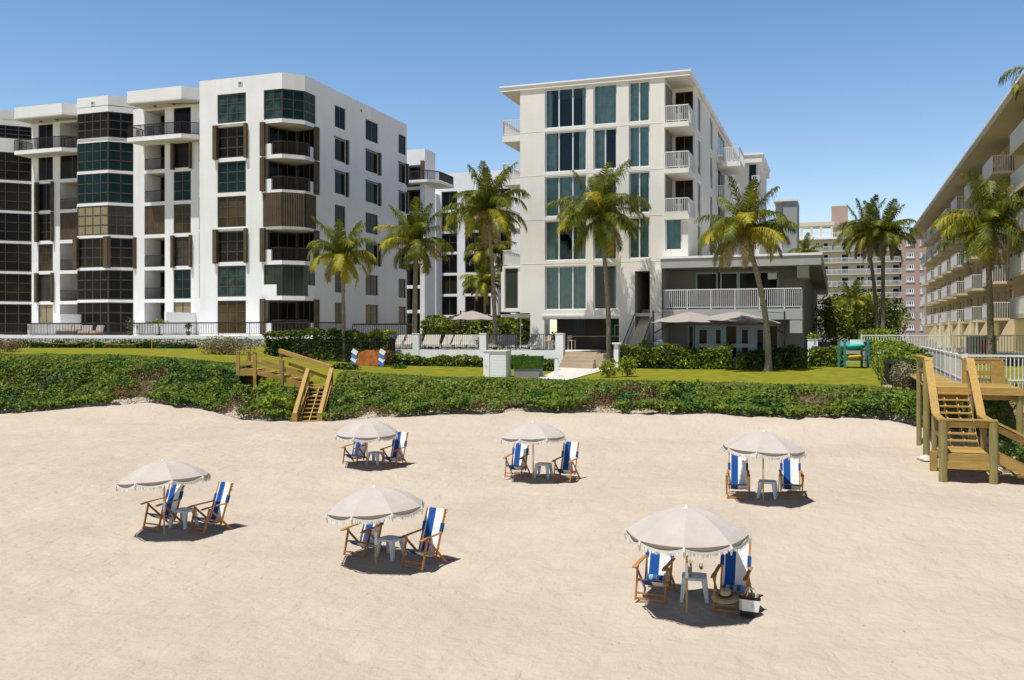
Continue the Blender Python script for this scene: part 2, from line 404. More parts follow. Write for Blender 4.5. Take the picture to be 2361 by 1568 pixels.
# ---------------------------------------------------------------- terrain heights
BE=np.array([(3.0,16,0),(-2.9,19.8,-.08),(-8.2,22,.02),(6.5,24,.5),(.7,28.8,.27),(-4.7,30.6,.4),(-6,11,0),(0,9,-.1),(8,11,.05),(12,20,.3),
 (-14,22,.25),(-15,30,.65),(13,26,.5),(16,31,.7),(-24,36,.6),(-14,40,.6),(6,36,.55),(-2,38,.5),(12,33,.6),(-10,12,.1),(0,-5,-.4),(20,5,-.2),(-20,5,-.2)],float)
LA=np.array([(-26,50,3.5),(-20,52,3.5),(-17,57,3.45),(-20,70,3.75),(-13.5,50,2.9),(-10,50,2.55),(-4,49,2.45),(-5,60,2.9),(1,46,2.4),(6,44,2.3),(10,56,2.6),(16,41,2.3),
 (20,52,2.85),(30,45,2.8),(24,34,2.4),(0,66,3.1),(0,75,3.4),(-20,80,4.2),(20,70,3.4),(30,70,3.6),(10,66,3.1),(15,120,4.0),(-30,120,4.2),(40,120,4.0)],float)
BASE=[(-60,46,.8),(-34,47,.8),(-26,47,.73),(-21,47,1.1),(-17.5,47,1.27),(-15,46.6,.9),(-13.3,46,.54),(-9.7,45.4,.46),(-5.7,44,.88),(-3.5,43.3,1.05),(0,42.5,1.21),
 (6.1,41,1.25),(12.1,39,1.29),(15.0,37.6,1.34),(16.4,34.5,1.0),(17.2,31.5,.75),(19,28,.6),(24,24,.45),(60,20,.4)]
bx=np.array([b[0] for b in BASE]);by=np.array([b[1] for b in BASE]);bz=np.array([b[2] for b in BASE])
def kreg(C,x,y,sg):
    w=np.exp(-((x[...,None]-C[:,0])**2+(y[...,None]-C[:,1])**2)/(2*sg*sg))+1e-9
    return (w*C[:,2]).sum(-1)/w.sum(-1)
def sm(t): t=np.clip(t,0,1); return t*t*(3-2*t)
def ybase(x): return np.interp(x,bx,by)
WB=3.2
def hgt(x,y):
    x=np.asarray(x,float);y=np.asarray(y,float)
    yb=ybase(x); zb=np.interp(x,bx,bz)
    be=kreg(BE,x,y,3.2); la=kreg(LA,x,y,4.5)
    z=be+(zb-be)*sm((y-(yb-3.8))/3.6)
    t=sm((y-yb)/WB); z=z+(la-z)*t
    lim=np.clip(.28+(y-45.3)*.634,.28,2.1)-.42+3*sm((np.abs(x+9.93)-.75)/.9)+3*sm((y-48.6)/2)
    lim2=1.55+3*sm((np.abs(x+12)-1.8)/1)+3*sm((y-49.6)/1.4)
    k=(y>45.3); return np.where(k,np.minimum(np.minimum(z,lim),np.where(y>47.6,lim2,9)),z)
def H(x,y): return float(hgt(np.array([x]),np.array([y]))[0])
def ground_at(u,v,Y0=25):
    Y=Y0
    for _ in range(40): Y=.5*Y+.5*(CZ-H(X(u,Y),Y))*FP/(v-HV)
    return X(u,Y),Y,H(X(u,Y),Y)
def grid_mesh(xs,ys,fn,keep=None):
    Xg,Yg=np.meshgrid(xs,ys); Zg=fn(Xg,Yg); nx=len(xs)
    V=np.stack([Xg,Yg,Zg],-1).reshape(-1,3)
    i=np.arange(len(ys)-1)[:,None]*nx+np.arange(nx-1)[None,:]
    F=np.stack([i,i+1,i+nx+1,i+nx],-1).reshape(-1,4)
    if keep is not None:
        C=V[F].mean(1); F=F[keep(C[:,0],C[:,1])]
    return V,F
def sandmat():
    m,nt,b=newmat('sand'); N=nt.nodes; L=nt.links; tc=N.new('ShaderNodeTexCoord')
    def noise(s,d=5,rough=.6):
        n=N.new('ShaderNodeTexNoise'); n.inputs['Scale'].default_value=s; n.inputs['Detail'].default_value=d; n.inputs['Roughness'].default_value=rough
        L.new(tc.outputs['Object'],n.inputs[0]); return n
    n1=noise(.35,6); r=N.new('ShaderNodeValToRGB'); r.color_ramp.elements[0].position=.3;r.color_ramp.elements[1].position=.7
    r.color_ramp.elements[0].color=(.45,.378,.303,1); r.color_ramp.elements[1].color=(.515,.443,.36,1); L.new(n1.outputs[0],r.inputs[0])
    n2=noise(90,2); r2=N.new('ShaderNodeValToRGB'); r2.color_ramp.elements[0].position=.30;r2.color_ramp.elements[1].position=.36
    r2.color_ramp.elements[0].color=(.5,.45,.4,1); r2.color_ramp.elements[1].color=(1,1,1,1); L.new(n2.outputs[0],r2.inputs[0])
    mx=N.new('ShaderNodeMix'); mx.data_type='RGBA'; mx.blend_type='MULTIPLY'; mx.inputs[0].default_value=.6
    L.new(r.outputs[0],mx.inputs[6]); L.new(r2.outputs[0],mx.inputs[7]); L.new(mx.outputs[2],b.inputs['Base Color'])
    b.inputs['Roughness'].default_value=.95; b.inputs['Specular IOR Level'].default_value=.1
    # trodden surface: overlapping dents of foot size, wind ripple, grain
    v=N.new('ShaderNodeTexVoronoi'); v.feature='SMOOTH_F1'; v.inputs['Scale'].default_value=2.6; v.inputs['Smoothness'].default_value=.7
    nw=noise(1.5,3); ad=N.new('ShaderNodeVectorMath'); ad.operation='MULTIPLY_ADD'; ad.inputs[1].default_value=(.5,.5,.5)
    L.new(nw.outputs['Color'],ad.inputs[0]); L.new(tc.outputs['Object'],ad.inputs[2]); L.new(ad.outputs[0],v.inputs['Vector'])
    v2=N.new('ShaderNodeTexVoronoi'); v2.feature='SMOOTH_F1'; v2.inputs['Scale'].default_value=7; v2.inputs['Smoothness'].default_value=.6; L.new(ad.outputs[0],v2.inputs['Vector'])
    n3=noise(28,4,.7); n4=noise(5,6,.65)
    def dot(x,y):
        q=N.new('ShaderNodeVectorMath'); q.operation='DOT_PRODUCT'; q.inputs[1].default_value=(x,y,0); L.new(ad.outputs[0],q.inputs[0]); return q.outputs['Value']
    mp=N.new('ShaderNodeCombineXYZ'); L.new(dot(.40*.34,.40*.94),mp.inputs[0]); L.new(dot(-.94*1.5,.34*1.5),mp.inputs[1])
    n5=N.new('ShaderNodeTexNoise'); n5.inputs['Scale'].default_value=3.0; n5.inputs['Detail'].default_value=4; L.new(mp.outputs[0],n5.inputs[0])
    def mul(a,k):
        q=N.new('ShaderNodeMath'); q.operation='MULTIPLY'; q.inputs[1].default_value=k; L.new(a,q.inputs[0]); return q.outputs[0]
    def add(a,c):
        q=N.new('ShaderNodeMath'); L.new(a,q.inputs[0]); L.new(c,q.inputs[1]); return q.outputs[0]
    hh=add(mul(n5.outputs[0],1.1),add(add(mul(v.outputs['Distance'],.50),mul(v2.outputs['Distance'],.26)),add(mul(n3.outputs[0],.22),mul(n4.outputs[0],.50))))
    bp=N.new('ShaderNodeBump'); bp.inputs['Strength'].default_value=.62; bp.inputs['Distance'].default_value=.10
    L.new(hh,bp.inputs['Height']); L.new(bp.outputs[0],b.inputs['Normal'])
def lawnmat():
    m=mat('lawn',(.25,.22,.020),.95,(.12,.145,.012),1.6,bump=1,bs=14,spec=.1,detail=10,lo=.3,hi=.7); return m
def build_ground():
    sandmat(); lawnmat(); rng=np.random.default_rng(5)
    # footprints and heaps pressed into the dry sand
    nd=5200; dx=rng.uniform(-26,24,nd); dy=rng.uniform(8,43,nd); dr=rng.uniform(.09,.20,nd); dz=rng.uniform(-.045,.014,nd)
    xs=np.concatenate([[-120,-80,-60,-48,-40,-34],np.arange(-30,24.01,.10),[26,28,32,40,60,90,120]])
    ys=np.concatenate([[-60,-20,0,5,8],np.arange(10,47.01,.10),np.arange(47.4,52,.4)])
    Xg,Yg=np.meshgrid(xs,ys)
    Zg=hgt(Xg,Yg)
    ins=(Xg>-30)&(Xg<24)&(Yg>9)&(Yg<46)
    P=np.stack([Xg,Yg,0*Xg],-1).reshape(-1,3)
    nz=(vnoise(P,1.7,1)-.5)*.05+(vnoise(P,.6,2)-.5)*.03+(vnoise(P,4.5,4)-.5)*.12
    Zg=Zg+nz.reshape(Zg.shape)*ins
    x0=np.searchsorted(xs,dx-.5);y0=np.searchsorted(ys,dy-.5);w=10
    for i in range(nd):
        a,b=x0[i],y0[i]; sx=Xg[b:b+w,a:a+w]; sy=Yg[b:b+w,a:a+w]
        d2=((sx-dx[i])**2+((sy-dy[i])*.8)**2)/dr[i]**2
        Zg[b:b+w,a:a+w]+=dz[i]*np.exp(-d2)*1.3
    nx=len(xs); V=np.stack([Xg,Yg,Zg],-1).reshape(-1,3)
    i=np.arange(len(ys)-1)[:,None]*nx+np.arange(nx-1)[None,:]
    F=np.stack([i,i+1,i+nx+1,i+nx],-1).reshape(-1,4); C=V[F].mean(1); F=F[C[:,1]<ybase(C[:,0])+WB+.3]
    mat('bluff_soil',(.14,.11,.05),.95,(.28,.21,.13),2.5,bump=.8,bs=18,spec=.1)
    mb=MB('sand','bluff_soil'); mb.v=list(map(tuple,V.tolist())); mb.f=list(map(tuple,F.tolist())); C=V[F].mean(1); q=vnoise(np.stack([C[:,0],C[:,1],0*C[:,0]],-1),1.2,77)
    mb.mi=(C[:,1]>ybase(C[:,0])+.6+.9*q).astype(int).tolist()
    tag(mb.build('sand',smooth=True),kind='structure')
    # lawn and inland ground
    xs=np.concatenate([[-900,-300,-120,-70],np.arange(-50,50.1,.5),[60,90,150,300,900]])
    ys=np.concatenate([np.arange(20,80.1,.5),[90,110,140,200,350,900,2500]])
    V,F=grid_mesh(xs,ys,lambda x,y:hgt(x,y)+.012,lambda x,y:y>ybase(x)+WB-.4)
    C=V[F].mean(1); inl=(C[:,1]+.3486*C[:,0]>67.2)|((C[:,1]>76))
    mat('inland_paving',(.22,.205,.18),.9,(.16,.15,.13),.3,bump=.2,bs=6)
    for nm,k in (('lawn',~inl),('paved_ground',inl)):
        mb=MB('lawn' if nm=='lawn' else 'inland_paving'); mb.addnp(V,F[k]); tag(mb.build(nm,smooth=True),kind='structure')
def build_debris():
    rng=np.random.default_rng(19); N=900; x=rng.uniform(-20,20,N); y=rng.uniform(11,40,N); k=(np.abs(x)<y*.62); x=x[k];y=y[k]
    P=np.stack([x,y,hgt(x,y)+.015],-1); V,F=leafquads(P,.022,rng,.8,.4); mb=MB('leaf_dry'); mb.addnp(V[:len(V)//8*4],F[:len(F)//2]); 
    V2,F2=leafquads(P[len(P)//2:],.012,rng,.6,.7); mb.addnp(V2,F2,'rock')
    tag(mb.build('beach_litter'),'tiny dry leaf bits and shell chips scattered over the sand','beach litter',kind='stuff')
# ---------------------------------------------------------------- dune planting on the bluff
def build_bluff():
    rng=np.random.default_rng(11); N=120000
    x=rng.uniform(-32,17.4,N); t=rng.uniform(-.06,1.22,N); yb=ybase(x)
    q=np.stack([x,0*x,0*x],-1); edge=(vnoise(q,1.3,21)-.5)*.9+(vnoise(q,.45,22)-.5)*.5
    y=yb+.05+edge*np.clip(1-t*1.5,0,1)+t*WB
    z=hgt(x,y); P=np.stack([x,y,z],-1)
    lump=vnoise(P,1.15,31)*.55+vnoise(P,.4,32)*.3
    top=sm((t-.55)/.4)
    P[:,2]+=(.12+lump*.75)*(1-.75*top)*rng.uniform(.1,1,N)**.5+.04
    P[:,1]-=lump*.35*(1-top)
    # bare patches of sand and dry stems low on the slope
    dry=vnoise(P*np.array([1,1,1.5]),2.1,41)*.55+vnoise(P,.7,42)*.45-(.26*np.clip(t,0,1))-.10*((x>-17.5)&(x<-11))
    # clear ways for the two stairs
    a=((x>-10.75)&(x<-9.15)&(y<48.6))|((x>-13.3)&(x<-9.2)&(y>47.3)&(y<50.4)) 
    keep=~a; P=P[keep];dry=dry[keep];t=t[keep]
    mb=MB('leaf_green')
    gr=dry<.53; mid=(dry>=.53)&(dry<.59); br=(dry>=.59)&(rng.random(len(dry))<.8)
    nrm=np.stack([rng.normal(0,.2,len(P)),np.full(len(P),-.55),np.full(len(P),.85)],-1); nrm/=np.linalg.norm(nrm,axis=1)[:,None]
    scatter(mb,P[gr],.092,rng,[('leaf_dark',.18),('leaf_green',.57),('leaf_olive',.25)],up=.55,N=nrm[gr])
    scatter(mb,P[mid],.075,rng,[('leaf_olive',.55),('leaf_dry',.25),('leaf_green',.2)],up=.4,N=nrm[mid])
    scatter(mb,P[br],.07,rng,[('leaf_dry',.6),('leaf_olive',.25),('twig',.15)],up=.3,asp=.22,N=nrm[br])
    tag(mb.build('dune_planting'),'low green sea grape and dry creepers covering the bluff above the beach','ground cover',kind='stuff')
    # right of the right-hand stairs
    mb=MB('leaf_green'); N=9000
    x=rng.uniform(17.6,25,N); y=rng.uniform(25,36,N); z=hgt(x,y); P=np.stack([x,y,z+.1+rng.uniform(0,.5,N)*vnoise(np.stack([x,y,0*x],-1),.8,3)*1.3],-1)
    k=(y>ybase(x)+.5); P=P[k]
    scatter(mb,P,.085,rng,[('leaf_dark',.3),('leaf_olive',.4),('leaf_green',.2),('leaf_dry',.1)],up=.5)
    tag(mb.build('dune_planting'),'olive creepers growing on the slope right of the right-hand stairs','ground cover',kind='stuff')
# ---------------------------------------------------------------- beach furniture
def make_chair():
    t=thing('beach_chair','','beach chair')
    W=.27; up=(0,0,1)
    for sx in (-1,1):
        x=sx*W; xi=sx*(W-.035)
        m=MB('chair_wood'); m.beam((x,-.36,0),(x,-.20,.60),.028,.045); m.build('leg',t)           # front leg
        m=MB('chair_wood'); m.beam((xi+sx*.07,-.22,.59),(xi+sx*.07,.42,.0),.026,.045); m.build('leg',t)      # rear brace leg
        m=MB('chair_wood'); m.beam((xi,.14,.16),(xi,.47,1.12),.028,.045); m.build('back_post',t)
        m=MB('chair_wood'); m.beam((x,-.42,.60),(x,-.26,.628),.085,.022); m.beam((x,-.27,.626),(x,.30,.66),.06,.022); m.build('armrest',t)
        m=MB('chair_wood'); m.beam((xi,-.32,.36),(xi,.25,.22),.026,.04); m.build('seat_rail',t)
    for y,z in ((-.35,.04),(-.325,.13)):
        m=MB('chair_wood'); m.beam((-W,y,z),(W,y,z),.025,.04 if z<.1 else .03); m.build('crossbar',t)
    for y,z in ((.505,1.10),(.482,1.04),(.455,.96),(.40,.06),(-.31,.37)):
        m=MB('chair_wood'); m.beam((-W+.02,y,z),(W-.02,y,z),.022,.026); m.build('crossbar',t)
    # sling: sagging canvas strip, thin white edge, blue half, white half
    prof=[(-.34,.372),(-.27,.345),(-.17,.27),(-.05,.22),(.05,.20),(.13,.22),(.19,.33),(.25,.50),(.31,.68),(.375,.88),(.425,1.02),(.455,1.115),(.475,1.12),(.478,1.06)]
    cols=[-.215,-.19,-.18,-.09,0,.01,.11,.215]; m=MB('canvas_white','canvas_blue')
    for k in range(len(prof)-1):
        for c in range(len(cols)-1):
            cm=(cols[c]+cols[c+1])/2; w='canvas_blue' if -.18<cm<.005 or k<1 else 'canvas_white'
            def pt(cx,kk):
                sag=.02*(1-(cx/.215)**2)*math.sin(math.pi*min(kk,12)/12); return (cx,prof[kk][0]+sag*.5,prof[kk][1]-sag)
            m.quad(pt(cols[c],k),pt(cols[c+1],k),pt(cols[c+1],k+1),pt(cols[c],k+1),w)
    o=m.build('sling',t)
    md=o.modifiers.new('thickness','SOLIDIFY'); md.thickness=.006
    # blue sleeves of the head pillow round both posts
    for sx in (-1,1):
        m=MB('canvas_navy'); xi=sx*(W-.035); y0,z0=.315,.66; y1,z1=.375,.84
        m.beam((xi,y0,z0),(xi,y1,z1),.062,.062,'canvas_navy'); m.build('pillow_sleeve',t)
    return t
def make_umbrella(tilt=0):
    t=thing('beach_umbrella','','umbrella'); n=8; Rr=1.035; zr=1.385; za=1.80
    def ring(tt,k,sub=4):
        pts=[]
        for i in range(n*sub):
            a=2*math.pi*(i/sub+.5)/n+.12; f=(i%sub)/sub
            chord=math.cos(math.pi/n)/math.cos((f-.5)*2*math.pi/n); rr=Rr*tt*lerp(1,chord,.95)
            z=za-(za-zr)*(tt**1.95)-.02*math.sin(math.pi*f)*tt
            pts.append((rr*math.cos(a),rr*math.sin(a),z))
        return pts
    K=[.02,.12,.25,.4,.55,.7,.85,1]; sub=4; m=MB('umbrella_cloth'); rings=[ring(k,i) for i,k in enumerate(K)]
    V=[p for r in rings for p in r]; N=n*sub; F=[]
    for i in range(len(K)-1):
        for j in range(N): F.append((i*N+j,i*N+(j+1)%N,(i+1)*N+(j+1)%N,(i+1)*N+j))
    F.append(tuple(range(N-1,-1,-1))); m.add(V,F); can=m.build('canopy',t); 
    md=can.modifiers.new('thickness','SOLIDIFY'); md.thickness=.006
    # valance: scalloped drop of canopy cloth in a shaded tone, with a white fringe swag
    v=MB('umbrella_cloth_shaded'); fr=MB('fringe'); rng=random.Random(4); sub=10
    for i in range(n):
        a0=2*math.pi*(i+.5)/n+.12; a1=2*math.pi*(i+1.5)/n+.12; p0=Vector((Rr*math.cos(a0),Rr*math.sin(a0))); p1=Vector((Rr*math.cos(a1),Rr*math.sin(a1))); mid=(p0+p1)/2; nn=mid.normalized()
        for j in range(sub):
            f0=j/sub; f1=(j+1)/sub; q0=p0.lerp(p1,f0)*.995; q1=p0.lerp(p1,f1)*.995
            s0,s1=math.sin(math.pi*f0),math.sin(math.pi*f1)
            z0=zr-.02*s0; z1=zr-.02*s1; d0=.035+.075*s0**.7; d1=.035+.075*s1**.7
            v.quad((*q0,z0),(*q1,z1),(*(q1*.975),z1-d1),(*(q0*.975),z0-d0))
            o=nn*.012; b0=zr-.01-.085*s0**.8; b1=zr-.01-.085*s1**.8
            fr.quad((*(q0+o),b0),(*(q1+o),b1),(*(q1*1.005+o),b1-.05),(*(q0*1.005+o),b0-.05))
            for k in range(4):
                f=f0+(k+.5)/4/sub; q=p0.lerp(p1,f)+o*1.3; zz=zr-.05-.085*math.sin(math.pi*f)**.8; w=.012
                d=(p1-p0).normalized()*w; ln=rng.uniform(.03,.06); e=q+nn*rng.uniform(-.02,.02)
                fr.add([(*(q-d),zz),(*(q+d),zz),(*(e+d*.6),zz-ln),(*(e-d*.6),zz-ln)],[(0,1,2,3)])
        fr.tube([(*(p0*1.0),zr+.005),(*(p0*1.02),zr-.06),(*(p0*1.01),zr-.17)],[.02,.028,.012],5)
    v.build('valance',t); fr.build('fringe',t)
    p=MB('pole_wood'); p.tube([(0,0,-.2),(0,0,.62)],.021,10,'pole_wood'); p.build('lower_pole',t)
    p=MB('pole_white'); p.tube([(0,0,.60),(0,0,.86)],.027,10); p.build('joint_sleeve',t)
    p=MB('pole_wood'); p.tube([(0,0,.84),(0,0,1.78)],.021,10); p.build('upper_pole',t)
    p=MB('pole_white'); p.lathe((0,0,1.77),[(.001,.0),(.045,.02),(.05,.035),(.02,.05),(.02,.07),(.001,.085)],12); p.build('finial',t,smooth=True)
    for i in range(n):
        a=2*math.pi*(i+.5)/n+.12; p=MB('pole_wood'); pts=[]
        for k in range(6):
            tt=.05+.95*k/5; pts.append((Rr*tt*math.cos(a)*.99,Rr*tt*math.sin(a)*.99,za-(za-zr)*tt**1.95-.018))
        p.tube(pts,.007,5); p.build('rib',t)
    return t
def make_table():
    t=thing('side_table','','side table'); m=MB('plastic_white'); n=32; top=[];rim=[]
    def sq(r,i):
        a=2*math.pi*i/n; c,s=math.cos(a),math.sin(a); k=(abs(c)**3.2+abs(s)**3.2)**(-1/3.2); return (r*k*c,r*k*s)
    V=[];rs=[(.195,.44),(.215,.437),(.222,.425),(.222,.385),(.212,.385),(.205,.415)]
    for r,z in rs: V+=[(*sq(r,i),z) for i in range(n)]
    F=[tuple(range(n))]
    for k in range(len(rs)-1):
        for i in range(n): a=k*n+i;b=k*n+(i+1)%n; F.append((a,a+n,b+n,b))
    m.add(V,F); m.build('table_top',t)
    for sx in (-1,1):
        for sy in (-1,1):
            m=MB('plastic_white'); a=(sx*.165,sy*.165); b=(sx*.225,sy*.225); w0=.05;w1=.028
            V=[(a[0]-w0,a[1]-w0,.43),(a[0]+w0,a[1]-w0,.43),(a[0]+w0,a[1]+w0,.43),(a[0]-w0,a[1]+w0,.43),(b[0]-w1,b[1]-w1,0),(b[0]+w1,b[1]-w1,0),(b[0]+w1,b[1]+w1,0),(b[0]-w1,b[1]+w1,0)]
            m.add(V,[(0,1,2,3),(7,6,5,4),(4,5,1,0),(5,6,2,1),(6,7,3,2),(7,4,0,3)]); m.build('leg',t)
    return t
GR=[ # name phrase, pole, left chair, right chair, table (picture columns/rows), distance, tilt x,y, yaws
 ('leftmost umbrella',(378.5,1231.5),(347.5,1221.3),(453.6,1230.8),(423.7,1214.5),22,(-4,-5.5),(-30,-36),'G1'),
 ('front centre-left umbrella',(866.6,1303.6),(815,1289),(950,1311),(900.2,1286),19.8,(-1,-4.5),(-30,-33),'G2'),
 ('nearest, largest umbrella',(1583.3,1412.5),(1498.6,1387.8),(1682,1414.8),(1601,1382),16,(2,-1),(-24,-22),'G3'),
 ('farthest umbrella, by the left stairs',(846,1079.4),(805.3,1074.6),(895.5,1080.5),(866,1072.6),30,(3,0),(-24,-24),'G4'),
 ('back middle umbrella',(1229.3,1107.2),(1182.7,1101.5),(1295.3,1110.7),(1253,1100.4),28.8,(-1,-2),(-20,-24),'G5'),
 ('umbrella by the right stairs',(1759.7,1156.4),(1701.3,1150.3),(1825.3,1150.9),(1769.4,1146.6),24,(0,2.5),(-14,-14),'G6')]
def build_beach():
    ch=make_chair(); um=make_umbrella(); tb=make_table(); first=True; out={}
    for nm,pole,lc,rc,tab,Y,tl,yaw,key in GR:
        px,py,pz=ground_at(*pole,Y); lx,ly,lz=ground_at(*lc,Y); rx,ry,rz=ground_at(*rc,Y); tx,ty,tz=ground_at(*tab,Y)
        def cpos(x,y,a): # given front-feet point, find the chair origin
            c,s=math.cos(R(a)),math.sin(R(a)); return (x-s*.36,y+c*.36)
        L=cpos(lx,ly,yaw[0]); Rr=cpos(rx,ry,yaw[1])
        cl='blue and white wooden chair, left seat at the '+nm
        cr='blue and white wooden chair, right seat at the '+nm
        ul={'G1':'pale grey fringed umbrella tilted up to the right, leftmost on the beach','G2':'pale grey fringed umbrella at the front, centre-left on the sand',
            'G3':'largest, nearest pale grey umbrella with a white fringe and white knob','G4':'farthest pale umbrella standing beside the left-hand stairs',
            'G5':'pale grey fringed umbrella at the back in the middle of the beach','G6':'pale grey fringed umbrella nearest the right-hand stairs'}[key]
        tlb='low white plastic side table at the '+nm
        if first:
            a,b,c,d=ch,None,um,tb; ch.location=(*L,lz+.0); ch.rotation_euler=(0,0,R(yaw[0])); tag(ch,cl,group='blue and white beach chairs')
            um.location=(px,py,pz); tag(um,ul,group='umbrellas on the beach'); U=um
            tb.location=(tx,ty,tz); tb.rotation_euler=(0,0,R(-19)); tag(tb,tlb,group='white side tables on the beach'); first=False; T=tb; LC=ch
        else:
            LC=copy_thing(ch,(*L,lz),R(yaw[0]),cl); U=copy_thing(um,(px,py,pz),R(random.uniform(-9,9)),ul); T=copy_thing(tb,(tx,ty,tz),R(-19+random.uniform(-15,15)),tlb)
        RC=copy_thing(ch,(*Rr,rz),R(yaw[1]),cr)
        out[key]=(U,LC,RC,T,tl)
    for key,dz in (('G1',-.07),('G2',-.17),('G4',-.22),('G5',-.03)): out[key][0].location.z+=dz
    for key,(U,LC,RC,T,tl) in out.items():      # lean of each canopy on its pole knuckle
        M=Matrix.Rotation(R(tl[0]),4,'X')@Matrix.Rotation(R(tl[1]),4,'Y'); K=Matrix.Translation((0,0,1.35))@M@Matrix.Translation((0,0,-1.35))
        for c in U.children:
            if c.name.split('.')[0] in ('canopy','valance','fringe','finial','rib'):
                c.matrix_basis=K@c.matrix_basis
    # ---- things at the nearest umbrella
    U,LC,RC,T,_=out['G3']; T.rotation_euler=(0,0,R(-12))
    tx,ty,tz=T.location; top=tz+.44
    d=thing('cocktail_glass','tall dark red cocktail with a leafy garnish on the nearest white table','drink',(tx-.09,ty-.06,top))
    m=MB('drink_red'); m.lathe((0,0,0),[(.001,.0),(.033,.0),(.036,.15),(.001,.15)],14); m.build('drink',d,smooth=False)
    m=MB('clear_goblet'); m.lathe((0,0,0),[(.034,-.0),(.039,.175),(.0375,.175),(.035,.005)],14); m.build('glass',d)
    rng=np.random.default_rng(2); m=MB('leaf_bright'); P=np.array([.015,0,.21])+rng.normal(size=(26,3))*np.array([.02,.02,.035]); V,F=leafquads(P,.022,rng,.2); m.addnp(V,F); m.tube([(0,0,.1),(.015,0,.25)],.006,5,'leaf_olive'); m.build('garnish',d)
    d=thing('wine_glass','stemmed glass of pale yellow wine on the nearest white table','drink',(tx+.13,ty+.04,top))
    m=MB('clear_goblet'); m.lathe((0,0,0),[(.001,0),(.032,.002),(.004,.008),(.004,.08),(.02,.09),(.038,.12),(.038,.16),(.031,.20)],16); m.build('glass',d,smooth=True)
    m=MB('wine_yellow'); m.lathe((0,0,0),[(.001,.088),(.019,.093),(.036,.12),(.036,.140),(.001,.140)],16); m.build('wine',d,smooth=True)
    # rolled striped cushions on the two near seats
    for C,lb in ((LC,'rolled teal striped cushion on the left seat under the nearest umbrella'),(RC,'rolled teal striped cushion on the right seat behind the straw hat')):
        c=thing('striped_cushion',lb,'cushion',tuple(C.matrix_basis@Vector((0.0,.085,.31))),C.rotation_euler[2],group='striped cushions on the near chairs')
        m=MB('kayak_teal'); n=12
        for i in range(n):
            a=-.19+.38*i/n;b=-.19+.38*(i+1)/n; mt=('cushion_dark','cushion_light')[(i//2)%2] 
            m.tube([(a,0,0),(b,0,0)],[.068 if 0<i else .055,.068 if i<n-1 else .055],14,mt,cap=i in(0,n-1))
        m.build('cover',c,smooth=True)
    # straw hat on the right seat, leaning out over its front bar
    C=RC; h=thing('straw_hat','wide brimmed straw hat with a black band lying on the nearest right-hand chair','hat',tuple(C.matrix_basis@Vector((-.06,-.36,.30))),C.rotation_euler[2])
    h.rotation_euler=(R(13),R(-3),C.rotation_euler[2])
    m=MB('straw'); m.lathe((0,0,0),[(.25,-.025),(.235,-.012),(.19,.0),(.098,.012),(.1,.0),(.19,-.012),(.235,-.022),(.25,-.025)],32); m.build('brim',h,smooth=True)
    m=MB('straw'); m.lathe((0,0,0),[(.10,.008),(.094,.07),(.082,.105),(.05,.115),(.001,.10)],28); m.build('crown',h,smooth=True)
    m=MB('hat_band'); m.lathe((0,0,0),[(.1025,.012),(.099,.042)],28); m.build('band',h,smooth=True)
    # beach bag leaning at the front leg of that chair
    p=C.matrix_basis@Vector((.33,-.46,0)); b=thing('beach_bag','black and white canvas tote with rope handles and a red cloth inside','bag',(p.x,p.y,H(p.x,p.y)),R(2))
    def shell(m,z0,z1,mt,g=0):
        for (a0,b0,c0,a1,b1,c1) in ((lerp(.15,.20,z0/.36),lerp(.07,.085,z0/.36),z0,lerp(.15,.20,z1/.36),lerp(.07,.085,z1/.36),z1),):
            V=[(-a0-g,-b0-g,c0),(a0+g,-b0-g,c0),(a0+g,b0+g,c0),(-a0-g,b0+g,c0),(-a1-g,-b1-g,c1),(a1+g,-b1-g,c1),(a1+g,b1+g,c1),(-a1-g,b1+g,c1)]
            m.add(V,[(0,1,5,4),(1,2,6,5),(2,3,7,6),(3,0,4,7),(3,2,1,0)],mt)
    m=MB('bag_black'); shell(m,0,.12,'bag_black'); m.build('base',b); m=MB('bag_canvas'); shell(m,.12,.34,'bag_canvas'); m.build('panel',b)
    m=MB('bag_black'); shell(m,.30,.40,'bag_black',-.006); m.build('lining',b)
    m=MB('logo_grey')
    for i,w in enumerate((.022,.05,.03)): m.box(-w+.03,w+.03,-.0825-.004*i*0,-.0800,.255-.022*i,.262-.022*i)
    m.build('logo',b)
    for sy in (-1,1):
        m=MB('fringe'); m.tube([(.1*math.cos(t),sy*.06,.36+.22*math.sin(t)) for t in [math.pi*k/10 for k in range(11)]],.011,6); m.build('handle',b)
    m=MB('red_cloth'); m.lathe((-.06,.01,.36),[(.001,.09),(.06,.075),(.095,.03),(.085,-.03),(.03,-.05)],10); m.build('red_cloth',b,smooth=True)
    m=MB('straw'); m.beam((.06,-.01,.33),(.14,.0,.47),.10,.05); m.build('folded_mat',b)
    b.rotation_euler=(R(-10),R(9),R(8)); b.scale=(.84,.84,.84)
